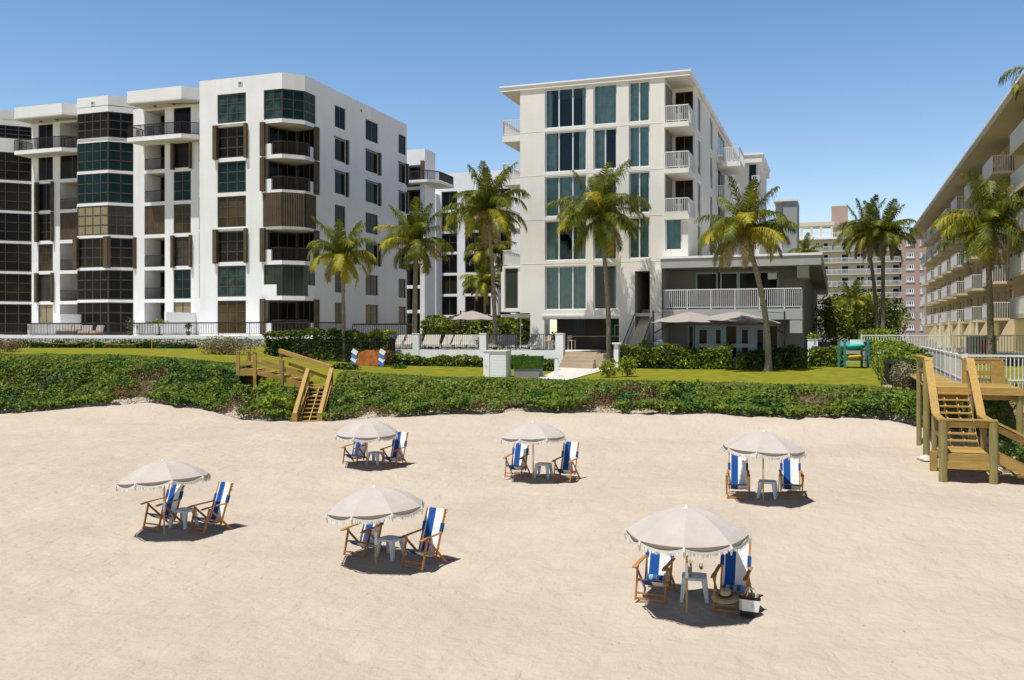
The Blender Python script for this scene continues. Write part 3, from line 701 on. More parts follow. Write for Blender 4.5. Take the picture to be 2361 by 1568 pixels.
# ---------------------------------------------------------------- left condominium
def build_condo():
    F=Frame(-19.1,77.5); gz=4.7
    root=thing('apartment_building','white seven storey apartment block with dark windows and brown shutters, left of the photo','building',(F.ox,F.oy,gz),-TH,absz=True)
    zf=[4.7,7.8,10.75,13.7,16.65,19.6,22.55,25.35]; ztop=26.46
    s=F.s; sA=s(460,0)
    cham=(1.35,1.35); sc_=(cham[0],cham[1])           # chamfer from (0,0) to here
    sd=cham[0]; W=MB('white_block')
    # --- right block: front, chamfer and long side
    wS=lambda u:F.w(u,sd)
    path=[(sA,0),(0,0),sc_,(sd,wS(938))]
    D0=-sA; D1=D0+math.hypot(*cham)
    a1,b1=s(501)-sA,s(567)-sA; c0=s(608)-sA; c1=D1+(wS(728)-cham[1])
    holes=[]
    for k in range(7):
        holes.append((a1,b1,zf[k]+.10,zf[k+1]-.22)); holes.append((c0,c1,zf[k]+.12,zf[k+1]-.22))
    sidecols=[(772,797),(843,872),(919,936)]; sw=[]
    for (ua,ub) in sidecols:
        for k in range(7):
            za=zf[k]+(.95 if k==0 else .65); zb=zf[k]+(2.85 if k==0 else 2.6)
            a=D1+wS(ua)-cham[1]; b=D1+wS(ub)-cham[1]; holes.append((a,b,za,zb)); sw.append((wS(ua),wS(ub),za,zb,k))
    # drop the wall band fully inside the corner loggia (the slabs fill it)
    wallpath(W,path,gz-.6,ztop,holes,.18,'white_block')
    # roof and back
    back=wS(938)
    W.prism([(sA+.02,.02),(-.02,.02),(sd-.02,cham[1]+.02),(sd-.02,back-.02),(sA+.02,back-.02)],25.9,26.0,'white_paint')
    W.quad((sd,back,gz),(sA,back,gz),(sA,back,ztop),(sd,back,ztop))
    W.quad((sA,6,gz),(sA,0,gz),(sA,0,ztop),(sA,6,ztop))
    # wall vents near the parapet
    # --- projecting top balcony canopy and bays, left part
    wP=3.5                                             # pier plane
    def poly_bal(ua,ub,w0,sr):                         # front edge then 45 degree corner running back to sr
        p0=(s(ua,w0),w0); p1=(s(ub,w0),w0); return [p0,p1,(sr,w0+(sr-p1[0]))]
    # bay A
    q0=(s(178,1.2),1.2); q1=(s(249,1.2),1.2)
    # right chamfer of bay ends at column 307
    k=(307-CX)/FP; lo=0
    for i in range(400):
        t=i*.02; p=(q1[0]+t,q1[1]+t)
        if F.ox+p[0]*CT+p[1]*ST >= k*F.Y(*p): break
    q2=p; wP=q2[1]
    q00=(q0[0]-1.6,q0[1]+1.6)
    # bay walls: parapet, slab bands
    bayp=[q00,q0,q1,q2]
    wallpath(W,bayp,25.0,ztop,(),0); W.prism([q00,q0,q1,q2,(q2[0],q2[1]+2),(q00[0],q2[1]+2)],25.5,25.6,'white_paint')
    core=MB('interior_dark')
    for kk in range(7):
        zb=zf[kk]; 
        if kk==0: continue
        W.prism([(p_[0],p_[1]) for p_ in (q00,q0,q1,q2)]+[(q2[0],q2[1]+.6),(q00[0],q2[1]+.6)],zb-.18,zb+.08,'white_paint')
    W.prism([q00,q0,q1,q2,(q2[0],q2[1]+.6),(q00[0],q2[1]+.6)],22.55-.28,22.55+.12,'white_paint')
    bayg=['glass_dark','glass_dark','glass_brown','glass_beige','glass_teal','glass_teal','glass_brown']
    bayg2=['glass_dark','glass_dark','glass_brown','glass_grey','glass_teal','glass_teal','glass_dark']
    for kk in range(7):
        z0=zf[kk]+.10; z1=zf[kk+1]-.19 if kk<6 else 25.0
        glaze(root,q0,q1,z0,z1,4,3,.06,.09,'bronze',bayg[kk]); glaze(root,q1,q2,z0,z1,2 if kk!=3 else 3,3,.06,.09,'bronze',bayg2[kk])
        glaze(root,q00,q0,z0,z1,2,1,.06,.09,'bronze','glass_dark')
        if kk==2: # accordion shutters folded at the bay's edges
            for (a,b,n0) in ((P2(q0,q1,-.08),P2(q0,q1,.05),-.28),(P2(q0,q1,.90),P2(q0,q1,1.03),-.22),(P2(q1,q2,-.02),P2(q1,q2,.10),-.22),(P2(q1,q2,.98),P2(q1,q2,1.12),-.28)):
                m=MB('shutter_brown'); m.seg(a,b,z0-.1,z1+.1,n0,.05); m.build('shutter',root)
    # --- pier plane to the right of the bay: pier, loggia, pier, window, pier
    ww=wP; su=lambda u:s(u,ww)
    L0,L1,L2,L3,L4=q2[0],su(333),su(380),su(400),su(440); L5=sA
    holes=[]
    for kk in range(7):
        z0=zf[kk]+.12; z1=zf[kk+1]-.2
        holes.append((L1-L0,L2-L0,z0,z1)); holes.append((L3-L0,L4-L0,z0,z1))
    wallpath(W,[(L0,ww),(L5,ww)],gz-.6,25.4,holes,.2,'white_block')
    for kk in range(7):
        z0=zf[kk]+.12; z1=zf[kk+1]-.2; lg=MB('interior_beige')
        # loggia room: side walls, ceiling, dark back
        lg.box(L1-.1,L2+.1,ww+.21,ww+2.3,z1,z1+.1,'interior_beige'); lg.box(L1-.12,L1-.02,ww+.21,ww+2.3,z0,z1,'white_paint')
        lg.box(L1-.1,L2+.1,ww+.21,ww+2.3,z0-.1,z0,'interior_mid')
        lg.build('loggia_room',root)
        if kk==3:
            m=MB('shutter_brown'); corrug(m,(L1,ww),(L2,ww),z0,z1,.09,.05,.05); m.seg((L1,ww),(L2,ww),z0,z1,.12,.16,'shutter_brown'); m.build('shutter',root)
        else:
            glaze(root,(L1,ww+2.2),(L2+.2,ww+2.2),z0,z1,2,1,0,.07,'bronze','glass_dark')
            if kk: railing([(L1,ww+.1),(L2,ww+.1)],z0,1.05,.12,'rail_brown',.012,posts=9).build('railing',root)
        spec={0:('glass_beige',2,1),1:('glass_teal',2,3),2:('glass_grey',2,3),3:('glass_amber',2,3),4:('glass_teal',2,3),5:('glass_brown',1,1),6:('glass_dark',1,1)}[kk]
        glaze(root,(L3,ww),(L4,ww),z0,z1,spec[1],spec[2],.12,.08,'bronze',spec[0])
        if kk in (2,5):
            m=MB('shutter_brown'); m.box(L3-.14,L3+.16,ww-.28,ww-.002,z0-.15,z1+.12); m.build('shutter',root)
            m=MB('shutter_brown'); m.box(L4-.04,L4+.14,ww-.28,ww-.002,z0-.15,z1+.12); m.build('shutter',root)
        if kk in (1,2,3,5): # folded shutters on the hidden return wall of the right block
            m=MB('shutter_brown'); m.box(sA-.30,sA-.02,ww-2.4,ww-.9,z0-.1,z1+.1); m.build('shutter',root)
    # top storey back wall & the projecting canopy + balcony (2.8 m)
    w0=.7
    def canopy(ua,ub,w0,sr,wb,rail=True,nm='upper'):
        pts=poly_bal(ua,ub,w0,sr); full=[(pts[0][0],wb)]+pts+[(sr,wb)]
        m=MB('white_block'); m.prism([(a,b) for a,b in full],25.3,25.42,'cream_soffit')
        wallpath(m,[full[0]]+pts+[full[-1]],25.3,ztop,(),0,'white_block'); wallpath(m,[P for P in reversed([(a,b+.15) for a,b in pts])],25.42,ztop,(),0,'white_block')
        m.build('roof_canopy',root)
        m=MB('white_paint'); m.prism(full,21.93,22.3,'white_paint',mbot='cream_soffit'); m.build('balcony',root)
        railing([full[0]]+pts,22.3,1.1,.11,'rail_brown',.014,top=.07,posts=1.5,inner=.12).build('railing',root)
        for t in (.35,.7):
            m=MB('bronze'); q=P2(pts[0],pts[1],t); m.lathe((q[0],q[1]+1.2,25.2),[(.12,0),(.16,.1)],10); m.build('ceiling_lamp',root)
    canopy(293,418,w0,sA-.05,ww-.02)
    # --- left unit: pier, window, pier, loggia next to bay A
    wq=ww+1.3; r0=q00[0]; so=lambda u:s(u,wq)
    M0,M1,M2,M3,M4,M5=so(73),so(88),so(122),so(138),so(180),r0+1.0
    holes=[]
    for kk in range(7):
        z0=zf[kk]+.12; z1=zf[kk+1]-.2
        holes.append((M1-M0,M2-M0,z0+(1.0 if kk==0 else 0),z1)); holes.append((M3-M0,M5-M0-.05,z0,z1))
    wallpath(W,[(M0,wq),(M5+.3,wq)],gz-.6,25.4,holes,.2,'white_block')
    for kk in range(7):
        z0=zf[kk]+.12; z1=zf[kk+1]-.2
        lg=MB('interior_beige'); lg.box(M3-.1,M5,wq+.21,wq+2.3,z1,z1+.1,'interior_beige'); lg.box(M3-.12,M3-.02,wq+.21,wq+2.3,z0,z1,'white_paint'); lg.box(M3-.1,M5,wq+.21,wq+2.3,z0-.1,z0,'interior_mid')
        lg.build('loggia_room',root)
        if kk==3:
            m=MB('shutter_brown'); corrug(m,(M3,wq),(M5,wq),z0,z1,.09,.05,.05); m.seg((M3,wq),(M5,wq),z0,z1,.12,.16,'shutter_brown'); m.build('shutter',root)
        elif kk in (5,):
            glaze(root,(M3,wq),(M5,wq),z0,z1,3,1,.15,.07,'bronze','glass_brown')
        else:
            m=MB('interior_beige'); m.box(M3,M5,wq+2.2,wq+2.3,z0,z1); 
            m.build('loggia_wall',root)
            if kk: railing([(M3,wq+.1),(M5,wq+.1)],z0,1.05,.12,'rail_brown',.012,posts=9).build('railing',root)
        g={0:'glass_beige',1:'glass_grey',2:'glass_amber',3:'glass_brown',4:'glass_dark',5:'glass_brown',6:'glass_dark'}[kk]
        glaze(root,(M1,wq),(M2,wq),z0+(1.0 if kk==0 else 0),z1,2,3 if kk in(2,3) else 1,.12,.07,'bronze',g)
        if kk in (1,3,4):
            m=MB('shutter_brown'); m.box(M1-.22,M1+.10,wq-.3,wq-.002,z0-.12,z1+.12); m.build('shutter',root)
            m=MB('shutter_brown'); m.box(M2-.02,M2+.13,wq-.3,wq-.002,z0-.12,z1+.12); m.build('shutter',root)
    # bay at the left edge of the photo: its right chamfer comes to column 73
    e2=(M0,wq); e1=(M0-3.2,wq-3.2); e0=(e1[0]-3.2,e1[1]); 
    wallpath(W,[e0,e1,e2],25.0,ztop,(),0)
    W.prism([e0,e1,e2,(e2[0],wq+2),(e0[0],wq+2)],25.5,25.6,'white_paint')
    for kk in range(7):
        z0=zf[kk]+.12; z1=zf[kk+1]-.16 if kk<6 else 25.0
        if kk: W.prism([e0,e1,e2,(e2[0],wq+.6),(e0[0],wq+.6)],zf[kk]-.16,zf[kk]+.08+(.0 if kk<6 else 1.1),'white_paint')
        g=['glass_dark','glass_brown','glass_brown','glass_dark','glass_brown','glass_brown','glass_dark'][kk]
        if kk==6: z0+=1.1
        glaze(root,e1,e2,z0,z1,4,3,.06,.08,'bronze',g); glaze(root,e0,e1,z0,z1,3,3,.06,.08,'bronze',g)
    # canopy left unit
    pts_w0=2.0; sr=q00[0]+.9
    canopy(33,142,pts_w0,s(182,2.0)+.3,wq-.02)
    # --- corner loggias of the right block
    sl=s(608); wr=wS(728); B=(-.6,3.4)
    ring=[(sl,.0),(0,0),sc_,(sd,wr)]
    cm={0:'open',1:'glass',2:'open',3:'shut',4:'open',5:'open',6:'top'}
    for kk in range(7):
        z0=zf[kk]+.12; z1=zf[kk+1]-.22
        inn=[(sl,.012),(-.01,.012),(sd-.012,cham[1]+.01),(sd-.012,wr),(sl+.8,wr+.6)]
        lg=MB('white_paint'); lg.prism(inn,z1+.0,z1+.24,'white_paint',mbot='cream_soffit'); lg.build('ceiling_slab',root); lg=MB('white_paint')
        if kk==0: lg.prism(inn,z0-.14,z0-.02,'white_paint'); lg.build('floor_slab',root)
        mode=cm[kk]
        if mode=='top' or mode=='glass':
            g='glass_teal' if mode=='top' else 'glass_olive'; nz=3 if mode=='top' else 1
            glaze(root,ring[0],ring[1],z0,z1,2,nz,.10,.09,'bronze','glass_teal_light' if mode=='top' else g); glaze(root,ring[1],ring[2],z0,z1,2,nz,.10,.09,'bronze',g); glaze(root,ring[2],ring[3],z0,z1,2,nz,.10,.09,'bronze','glass_olive')
            if mode=='glass':
                m=MB('white_block'); m.seg(ring[0],P2(ring[0],ring[1],.70),z0-.02,z0+.95,-.004,.2); m.build('low_wall',root); m=MB('white_block'); m.seg(P2(ring[2],ring[3],.35),ring[3],z0-.02,z0+.95,-.004,.2); m.build('low_wall',root)
        elif mode=='shut':
            for a,b in zip(ring[:-1],ring[1:]):
                m=MB('shutter_brown'); corrug(m,a,b,z0-.1,z1+.1,.10,.06,-.10); m.seg(a,b,z0-.1,z1+.1,-.03,.02,'shutter_brown'); m.build('shutter',root)
        else:
            m=MB('interior_dark'); m.seg(ring[0],B,z0,z1,.1,.2,'interior_mid'); m.build('loggia_wall',root)
            glaze(root,P2(ring[0],B,.15),P2(ring[0],B,.95),z0,z1-.1,3,1,.04,.08,'bronze','glass_dark'); 
            glaze(root,B,(ring[3][0]-.1,ring[3][1]+.1),z0,z1,3,1,.04,.08,'bronze','glass_dark')
            for a,b in ((P2(ring[0],ring[1],-.13),P2(ring[0],ring[1],.10)),(P2(ring[2],ring[3],.82),P2(ring[2],ring[3],1.12))):
                m=MB('shutter_brown'); corrug(m,a,b,z0-.1,z1+.1,.08,.04,-.26); m.seg(a,b,z0-.1,z1+.1,-.24,-.003,'shutter_brown'); m.build('shutter',root)
            m=MB('white_block'); m.seg(P2(ring[0],ring[1],.10),P2(ring[0],ring[1],.44),z0-.02,z0+.92,-.003,.15); m.build('low_wall',root); m=MB('white_block'); m.seg(P2(ring[2],ring[3],.46),P2(ring[2],ring[3],.78),z0-.02,z0+.92,-.003,.15); m.build('low_wall',root)
            railing([P2(ring[0],ring[1],.44),ring[1],ring[2],P2(ring[2],ring[3],.46)],z0,1.12,.10,'rail_brown',.014,top=.09,posts=9,inner=.06).build('railing',root)
    # --- front window column of the right block
    ga=['glass_amber','glass_teal_light','glass_brown','glass_amber','glass_teal','glass_brown','glass_teal_light']
    for kk in range(7):
        z0=zf[kk]+.10; z1=zf[kk+1]-.22; a=(s(501),0); b=(s(567),0)
        glaze(root,a,b,z0,z1,3,3,.13,.10,'bronze',ga[kk])
        if kk in (2,5):
            for (x0,x1) in ((a[0]-.30,a[0]+.08),(b[0]-.05,b[0]+.2)):
                m=MB('shutter_brown'); m.box(x0,x1,-.28,-.003,z0-.12,z1+.15); m.build('shutter',root)
            m=MB('white_paint'); m.box(a[0]-.1,b[0]+.1,-.24,-.003,z1+.15,z1+.22); m.build('shutter_track',root)
    for (wa,wb,za,zb,kk) in sw:
        g=('glass_amber','glass_brown','glass_brown','glass_brown','glass_teal','glass_brown','glass_dark')[kk]
        glaze(root,(sd,wa),(sd,wb),za,zb,2,1 if kk>1 else 2,.12,.08,'bronze',g)
        if kk in (2,4,5):
            m=MB('bronze'); m.box(sd+.003,sd+.24,wb-.02,wb+.25,za-.1,zb+.15); m.build('shutter',root)
            m=MB('bronze'); m.box(sd+.003,sd+.12,wa-.12,wb,zb+.02,zb+.1); m.build('shutter_track',root)
    for (x,w_,n) in ((s(554),0,0),):
        m=MB('rail_white'); m.box(x-.22,x+.22,-.05,-.002,25.75,26.1,'rail_white'); m.box(x-.15,x+.15,-.06,-.05,25.8,26.03,'interior_mid'); m.build('roof_vent',root)
    m=MB('rail_white'); wv=wS(832); m.box(sd+.002,sd+.05,wv-.2,wv+.2,25.5,25.85,'rail_white'); m.box(sd+.05,sd+.06,wv-.12,wv+.12,25.55,25.78,'interior_mid'); m.build('roof_vent',root)
    xb=s(214,1.2); m=MB('rail_white'); m.box(xb-.2,xb+.2,1.15,1.198,25.7,26.05,'rail_white'); m.box(xb-.13,xb+.13,1.14,1.15,25.76,25.98,'interior_mid'); m.build('roof_vent',root)
    # back body so nothing shows through
    W.box(e0[0],sA-.02,wq+2.5,back,gz-.6,25.9,'white_block')
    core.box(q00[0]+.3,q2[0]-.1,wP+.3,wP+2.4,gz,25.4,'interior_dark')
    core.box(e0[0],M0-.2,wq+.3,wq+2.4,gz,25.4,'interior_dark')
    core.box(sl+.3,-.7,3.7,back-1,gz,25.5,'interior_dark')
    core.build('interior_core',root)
    W.build('wall',root)
    # --- terrace
    zt=4.63; sR=s(745,-4); m=MB('concrete'); m.prism([(e0[0],-5),(sR,-5),(sR,-.3),(sd+1,-.3),(sd+1,3),(e0[0],3)],zt-.25,zt,'white_paint'); 
    t=thing('terrace','long white edged terrace at the foot of the white apartment block','terrace',(F.ox,F.oy,zt-.25),-TH,absz=True)
    m.build('slab',t)
    m=MB('white_paint'); wallpath(m,[(e0[0],-4.95),(sR-.05,-4.95)],zt-.6,zt-.25,(),0); m.seg((e0[0],-4.95),(sR-.05,-4.95),zt-.55,zt-.25,.01,.3); m.build('edge_beam',t)
    railing([(e0[0],-4.7),(sR-.2,-4.7),(sR-.2,-.4)],zt,1.05,.16,'rail_brown',.013,top=.10,posts=3).build('railing',t)
    for ua,ub,h in ((70,74,1.9),(320,326,2.0)):
        m=MB('white_block'); x=s(ua,-4.3); m.box(x,x+.2,-4.6,wq-.3 if ua<100 else wP-.05,zt,zt+1.0,'white_block'); m.box(x,x+.2,-1.2,wq-.3 if ua<100 else wP-.05,zt+1.0,zt+h,'white_block'); m.build('dividing_wall',t)
    # rubble wall under the terrace
    t=thing('retaining_wall','grey and white rubble stone wall below the apartment terrace','wall',(F.ox,F.oy,3.2),-TH,absz=True)
    m=MB('rubble'); m.box(e0[0],s(625,-6.5),-6.6,-6.1,3.2,4.38); m.build('stonework',t)
    # --- furniture on the terrace
    def local(u,w): return F.world(s(u,w),w)
    x,y=local(104,-2.5); t=thing('lounge_chair','low grey cushioned armchair on the terrace left of the white dividing wall','chair',(x,y,zt),-TH)
    def armchair(t,mt='glass_beige'):
        m=MB('rust_wood'); m.box(-.5,.5,-.4,.4,.12,.2); 
        for a in(-.45,.41):
            for b in(-.36,.32): m.box(a,a+.05,b,b+.05,0,.13)
        m.build('frame',t); m=MB('lounger_white'); m.box(-.46,.46,-.38,.3,.2,.4); m.build('seat',t); m=MB('lounger_white'); m.beam((0,.28,.35),(0,.42,.85),.9,.14); m.build('backrest',t)
    armchair(t); x,y=local(90,-2.5); t.location=(x,y,zt)
    for i,u in enumerate((196,222)):
        x,y=local(u,-3); r=copy_thing(t,(x,y,zt),-TH+R(15-30*i),('pale cushioned chair on the terrace, left of the two before the bay','pale cushioned chair on the terrace, right of the two before the bay')[i])
        r['group']='terrace chairs'
    x,y=local(160,-3.2); t=thing('outdoor_sofa','brown wicker sofa with pale cushions on the apartment terrace','sofa',(x,y,zt),-TH)
    m=MB('rust_wood'); m.box(-1.1,1.1,-.4,.45,.05,.35,'shutter_brown'); m.build('frame',t); m=MB('lounger_white'); m.box(-1.05,1.05,-.38,.3,.35,.5); m.build('seat',t); m=MB('lounger_white'); m.beam((-.5,.32,.5),(-.5,.42,.9),.95,.16); m.beam((.5,.32,.5),(.5,.42,.9),.95,.16); m.build('backrest',t)
    x,y=local(367,-3); t=thing('terrace_table','small round table with dark pedestal on the right part of the apartment terrace','table',(x,y,zt))
    m=MB('white_paint'); m.lathe((0,0,0),[(.001,.74),(.62,.74),(.62,.78),(.001,.78)],20); m.build('table_top',t); m=MB('rail_brown'); m.tube([(0,0,0),(0,0,.74)],.06,8); m.lathe((0,0,0),[(.3,0),(.28,.06),(.001,.08)],12); m.build('pedestal',t)
    rng=np.random.default_rng(8)
    x,y=local(367,-3); t=thing('potted_plant','low spreading potted plant standing on the terrace table','plant',(x,y,zt+.78))
    m=MB('white_paint'); m.lathe((0,0,0),[(.001,0),(.3,0),(.4,.18),(.38,.18),(.001,.15)],14); m.build('planter',t)
    m=MB('leaf_bright'); P,_=ellipsoid_pts(420,rng,(0,0,.35),(.75,.5,.28),.2); scatter(m,P,.07,rng,[('leaf_bright',.5),('leaf_olive',.5)],.3); m.build('foliage',t)
    for u,lb,r in ((300,'dark leafy potted shrub in front of the bay, left of the tall white divider',.55),(343,'dark potted shrub just right of the tall white divider',.4),(434,'small potted shrub on the terrace beneath the narrow beige window',.35)):
        x,y=local(u,-2.5); t=thing('potted_plant',lb,'plant',(x,y,zt))
        m=MB('shutter_brown'); m.lathe((0,0,0),[(.001,0),(.17,0),(.22,.35),(.2,.35),(.001,.3)],12); m.build('planter',t)
        m=MB('leaf_dark'); P,_=ellipsoid_pts(260,rng,(0,0,.45+r*.9),(r,r,r*1.1),.2); scatter(m,P,.07,rng,[('leaf_dark',.7),('leaf_pale',.3)],.3); m.build('foliage',t)
# ---------------------------------------------------------------- wings behind the condominium
def build_back_wing():
    Y0=112; F=Frame(X(938,Y0)-6,Y0+2); 
    root=thing('apartment_building','narrow white apartment wing with balconies behind the right end of the big white block','building',(F.ox,F.oy,4.5),-TH,absz=True)
    s=F.s; a=s(905,0); b=s(980,0); top=F.zu(960,344); W=MB('white_block')
    fl=[4.5+2.95*k for k in range(8)]; h=[]
    slab=F.zu(960,420); k5=fl[5]
    holes=[(s(934)-a,s(976)-a,z+.15,z+2.7) for z in fl[:7]]
    wallpath(W,[(a,0),(b,0),(b,3)],4,top,holes,1.5,'white_block','interior_mid'); W.prism([(a,0.02),(b-.02,.02),(b-.02,3),(a,3)],top-.5,top-.4,'white_paint')
    W.build('wall',root)
    for i,z in enumerate(fl[:7]):
        glaze(root,(s(934),0),(s(976),0),z+.15,z+2.7,2,1,1.4,.09,'bronze',('glass_dark','glass_brown')[i%2])
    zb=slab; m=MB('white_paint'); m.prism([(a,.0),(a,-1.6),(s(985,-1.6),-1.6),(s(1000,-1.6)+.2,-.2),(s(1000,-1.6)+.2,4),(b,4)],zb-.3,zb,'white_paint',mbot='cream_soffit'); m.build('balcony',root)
    railing([(a,-1.55),(s(985,-1.6),-1.5),(s(1000,-1.6)+.1,-.2),(s(1000,-1.6)+.1,4)],zb,1.1,.13,'rail_brown',.02,top=.1).build('railing',root)
    m=MB('white_block'); m.box(b-.5,b+.1,-.3,.0,4,zb-.3); m.build('column',root)
    m=MB('shutter_brown'); m.box(b-.5,b-.05,-.25,-.003,zb,zb+2.5); m.build('shutter',root)
    # farther wing
    Y1=134; G=Frame(X(1000,Y1),Y1); s=G.s
    root=thing('apartment_building','farther white apartment wing with stacked dark windows seen between the palms','building',(G.ox,G.oy,4.2),-TH,absz=True)
    W=MB('white_block'); z0=4.2; st=3.0; top=G.zu(1060,398)
    cols=[(978,998),(1018,1054),(1072,1138),(1146,1178)]
    a=s(975,0)-2; b=s(1210,0); holes=[]
    for k in range(7):
        zz=z0+.2+st*k
        for (u0,u1) in cols: holes.append((s(u0)-a,s(u1)-a,zz,zz+2.65))
    wallpath(W,[(a,0),(b,0),(b,12)],z0-.3,top,holes,.3,'white_block'); W.prism([(a,.02),(b-.02,.02),(b-.02,12),(a,12)],top-.6,top-.5,'white_paint')
    W.build('wall',root)
    for k in range(7):
        zz=z0+.2+st*k
        for j,(u0,u1) in enumerate(cols):
            glaze(root,(s(u0),0),(s(u1),0),zz,zz+2.65,(1,2,3,2)[j],(1,2,1,1)[(j+k)%4],.2,.12,'bronze',('glass_dark','glass_brown','glass_dark','glass_brown','glass_dark','glass_dark','glass_brown')[(k+j)%7])
    for j in (0,2): # piers standing proud
        x=s((1000,1140)[j//2]); m=MB('white_block'); m.box(x-.1,x+.9,-1.2,-.003,z0-.3,top-3); m.build('pier',root)
# ---------------------------------------------------------------- hotel
def build_hotel():
    F=Frame(.5,65.1); s=F.s; root=thing('hotel','cream white six storey hotel with tall teal curtained windows','building',(F.ox,F.oy,3.5),-TH,absz=True)
    zt=22.08; W=MB('hotel_wall')
    sl=s(1199); sr=s(1532); sR=s(1586); c1=(s(1352.0-95.3+.0),s(1350.2)); 
    C1=(s(1256),s(1352)); C2=(s(1368),s(1422)); C3=(s(1449.5),s(1498))
    rows=[(18.93,21.64),(15.89,18.66),(12.83,15.60),(9.79,12.55),(6.40,9.42)]
    holes=[]; base=3.2
    for i,(za,zb) in enumerate(rows):
        holes+= [(C1[0]-sl,C1[1]-sl,za,zb),(C2[0]-sl,C2[1]-sl,za,zb)]
        if i<4: holes.append((C3[0]-sl,C3[1]-sl,za,zb))
    # ground floor openings and stair slot
    G1=(s(1255),s(1427)); zg=F.zu(1340,735); ST0,ST1=s(1463.5),s(1504.6); zs=F.zu(1484,625)
    xl=s(1222.6); holes+=[(G1[0]-sl,G1[1]-sl,base,zg),(ST0-sl,ST1-sl,base,zs)]
    holes.append((0,xl-sl,base,F.zu(1215,722)))
    wallpath(W,[(sl,0),(sr+.0,0)],base,21.7,holes,.22,'hotel_wall')
    # left side wall (set back balcony strip) and right side wall with its notch
    bl=s(1157); side=[]
    wall_end=40
    W.quad((sl,wall_end,6.2),(sl,0,6.2),(sl,0,21.7),(sl,wall_end,21.7)); W.quad((sl+.01,wall_end,base),(sl+.01,9,base),(sl+.01,9,6.2),(sl+.01,wall_end,6.2)) 
    # right: notch for the balconies (rows 1-3), closed block at row 4
    nd=3.0; sI=sR-.02
    zN=F.z(488,sr,0)       # floor of the lowest notch
    W.quad((sr,0,zN),(sr,nd,zN),(sr,nd,21.7),(sr,0,21.7))
    wf=lambda u: F.w(u,sR)
    tw=[(wf(1608.6),wf(1617)),(wf(1637.5),wf(1644.5)),(wf(1655.5),wf(1672))]
    h2=[]; D0=(sR-sr)+0
    path=[(sr,nd),(sR,nd),(sR,32)]
    for a,b in tw[:2]:
        for k in range(4): h2.append((D0+a-nd,D0+b-nd,rows[k][0]+.2,rows[k][1]))
    for k in range(4): h2.append((D0+tw[2][0]-nd,D0+tw[2][1]-nd,rows[k][0]+.1,rows[k][1]))
    for k in range(3): h2.append((.22,(sR-sr)-.10,rows[k][0]-.15,rows[k][1]-.2))
    wallpath(W,path,zN if 0 else base,21.7,h2,.2,'hotel_wall')
    for k in range(4):
        for a,b in tw: glaze(root,(sR,a),(sR,b),rows[k][0]+.2,rows[k][1],1 if b-a<5 else 2,1,.1,.08,'frame_white','glass_teal')
    for k in range(3): glaze(root,(sr+.22,nd),(sR-.10,nd),rows[k][0]-.15,rows[k][1]-.2,2,1,.08,.06,'bronze','glass_brown')
    for k in range(3):      # sliding shutters seen inside the notch
        m=MB('pavilion_paint'); m.box(sr+.02,sr+.12,.5,2.4,rows[k][0],rows[k][1]-.3,'interior_mid'); m.build('shutter',root)
    # closed block under the notch
    zb_=F.z(596,sr,0); h3=[(s(1529)+.0-sr,s(1572)-sr,F.z(577,sr+.5,0),F.z(499,sr+.5,0))] if s(1529)>sr else [(.02,s(1572)-sr,F.z(577,sr+.5,0),F.z(499,sr+.5,0))]
    a0=max(s(1529),sr+.05); h3=[(a0-sr,s(1572)-sr,F.z(577,sr+.5,0),F.z(499,sr+.5,0))]
    wallpath(W,[(sr,-.0),(sR,-.0),(sR,nd)],9.3,zN,h3,.2,'hotel_wall')
    W.prism([(sr+.01,.01),(sR-.01,.01),(sR-.01,nd),(sr+.01,nd)],zN-.1,zN-.003,'hotel_wall')
    # --- curtains and rooms
    room=MB('interior_dark'); 
    def bigwin(c,za,zb,n,cur):
        glaze(root,(c[0],0),(c[1],0),za,zb,n,1,.16,.085,'frame_white','clear_glass')
        for (f0,f1,t) in cur:
            m=MB('curtain_teal'); L=c[1]-c[0]; corrug(m,(c[0]+L*f0,0),(c[0]+L*f1,0),za,zb,.13,.10,.32+t,jit=.5); m.build('curtain',root)
    R1=[[(0,.14,0),(.88,1,0)],[(0,.26,0),(.80,1,0)],[(0,.30,0),(.30,1,0)],[(0,.30,0),(.75,1,0)],[(0,1,0)]]
    R2=[[(0,1,0)],[(0,.5,.2)],[(0,.9,0)],[(0,1,0)],[(.85,1,0)]]
    R3=[[(0,.45,0),(.5,1,0)],[(0,.42,0),(.5,1,0)],[(0,.9,.2)],[(0,.45,0),(.5,1,0)]]
    for i,(za,zb) in enumerate(rows):
        bigwin(C1,za,zb,3,R1[i]); bigwin(C2,za,zb,1 if i in(0,3,4) else 2,R2[i])
        if i<4: bigwin(C3,za,zb,2,R3[i])
        for c in ((C1),(C2),(C3)):
            if c is C3 and i==4: continue
            room.box(c[0]-.4,c[1]+.4,.55,3.4,za-.15,za-.05,'interior_mid'); room.box(c[0]-.4,c[1]+.4,3.4,3.5,za-.15,zb+.2,'interior_dark'); room.box(c[0]-.4,c[1]+.4,.3,3.4,zb+.1,zb+.2,'interior_dark')
            for q in (c[0]-.45,c[1]+.4): room.box(q,q+.05,.3,3.4,za,zb,'interior_dark')
    hz=(F.z(577,sr+.5,0),F.z(499,sr+.5,0)); bigwin((a0,s(1572)),hz[0],hz[1],1,[(0,1,0)]); room.box(a0-.02,s(1572)+.02,.6,.7,hz[0],hz[1],'interior_dark')
    room.build('room',root)
    # thin horizontal joints
    m=MB('hotel_wall')
    for i,(za,zb) in enumerate(rows[:4]): m.box(sl+.02,sr-.02,-.012,-.002,za-.20,za-.17)
    m.box(C1[0]-.2,s(1460),-.07,-.003,rows[4][0]-.44,rows[4][0]-.33); m.build('string_course',root)
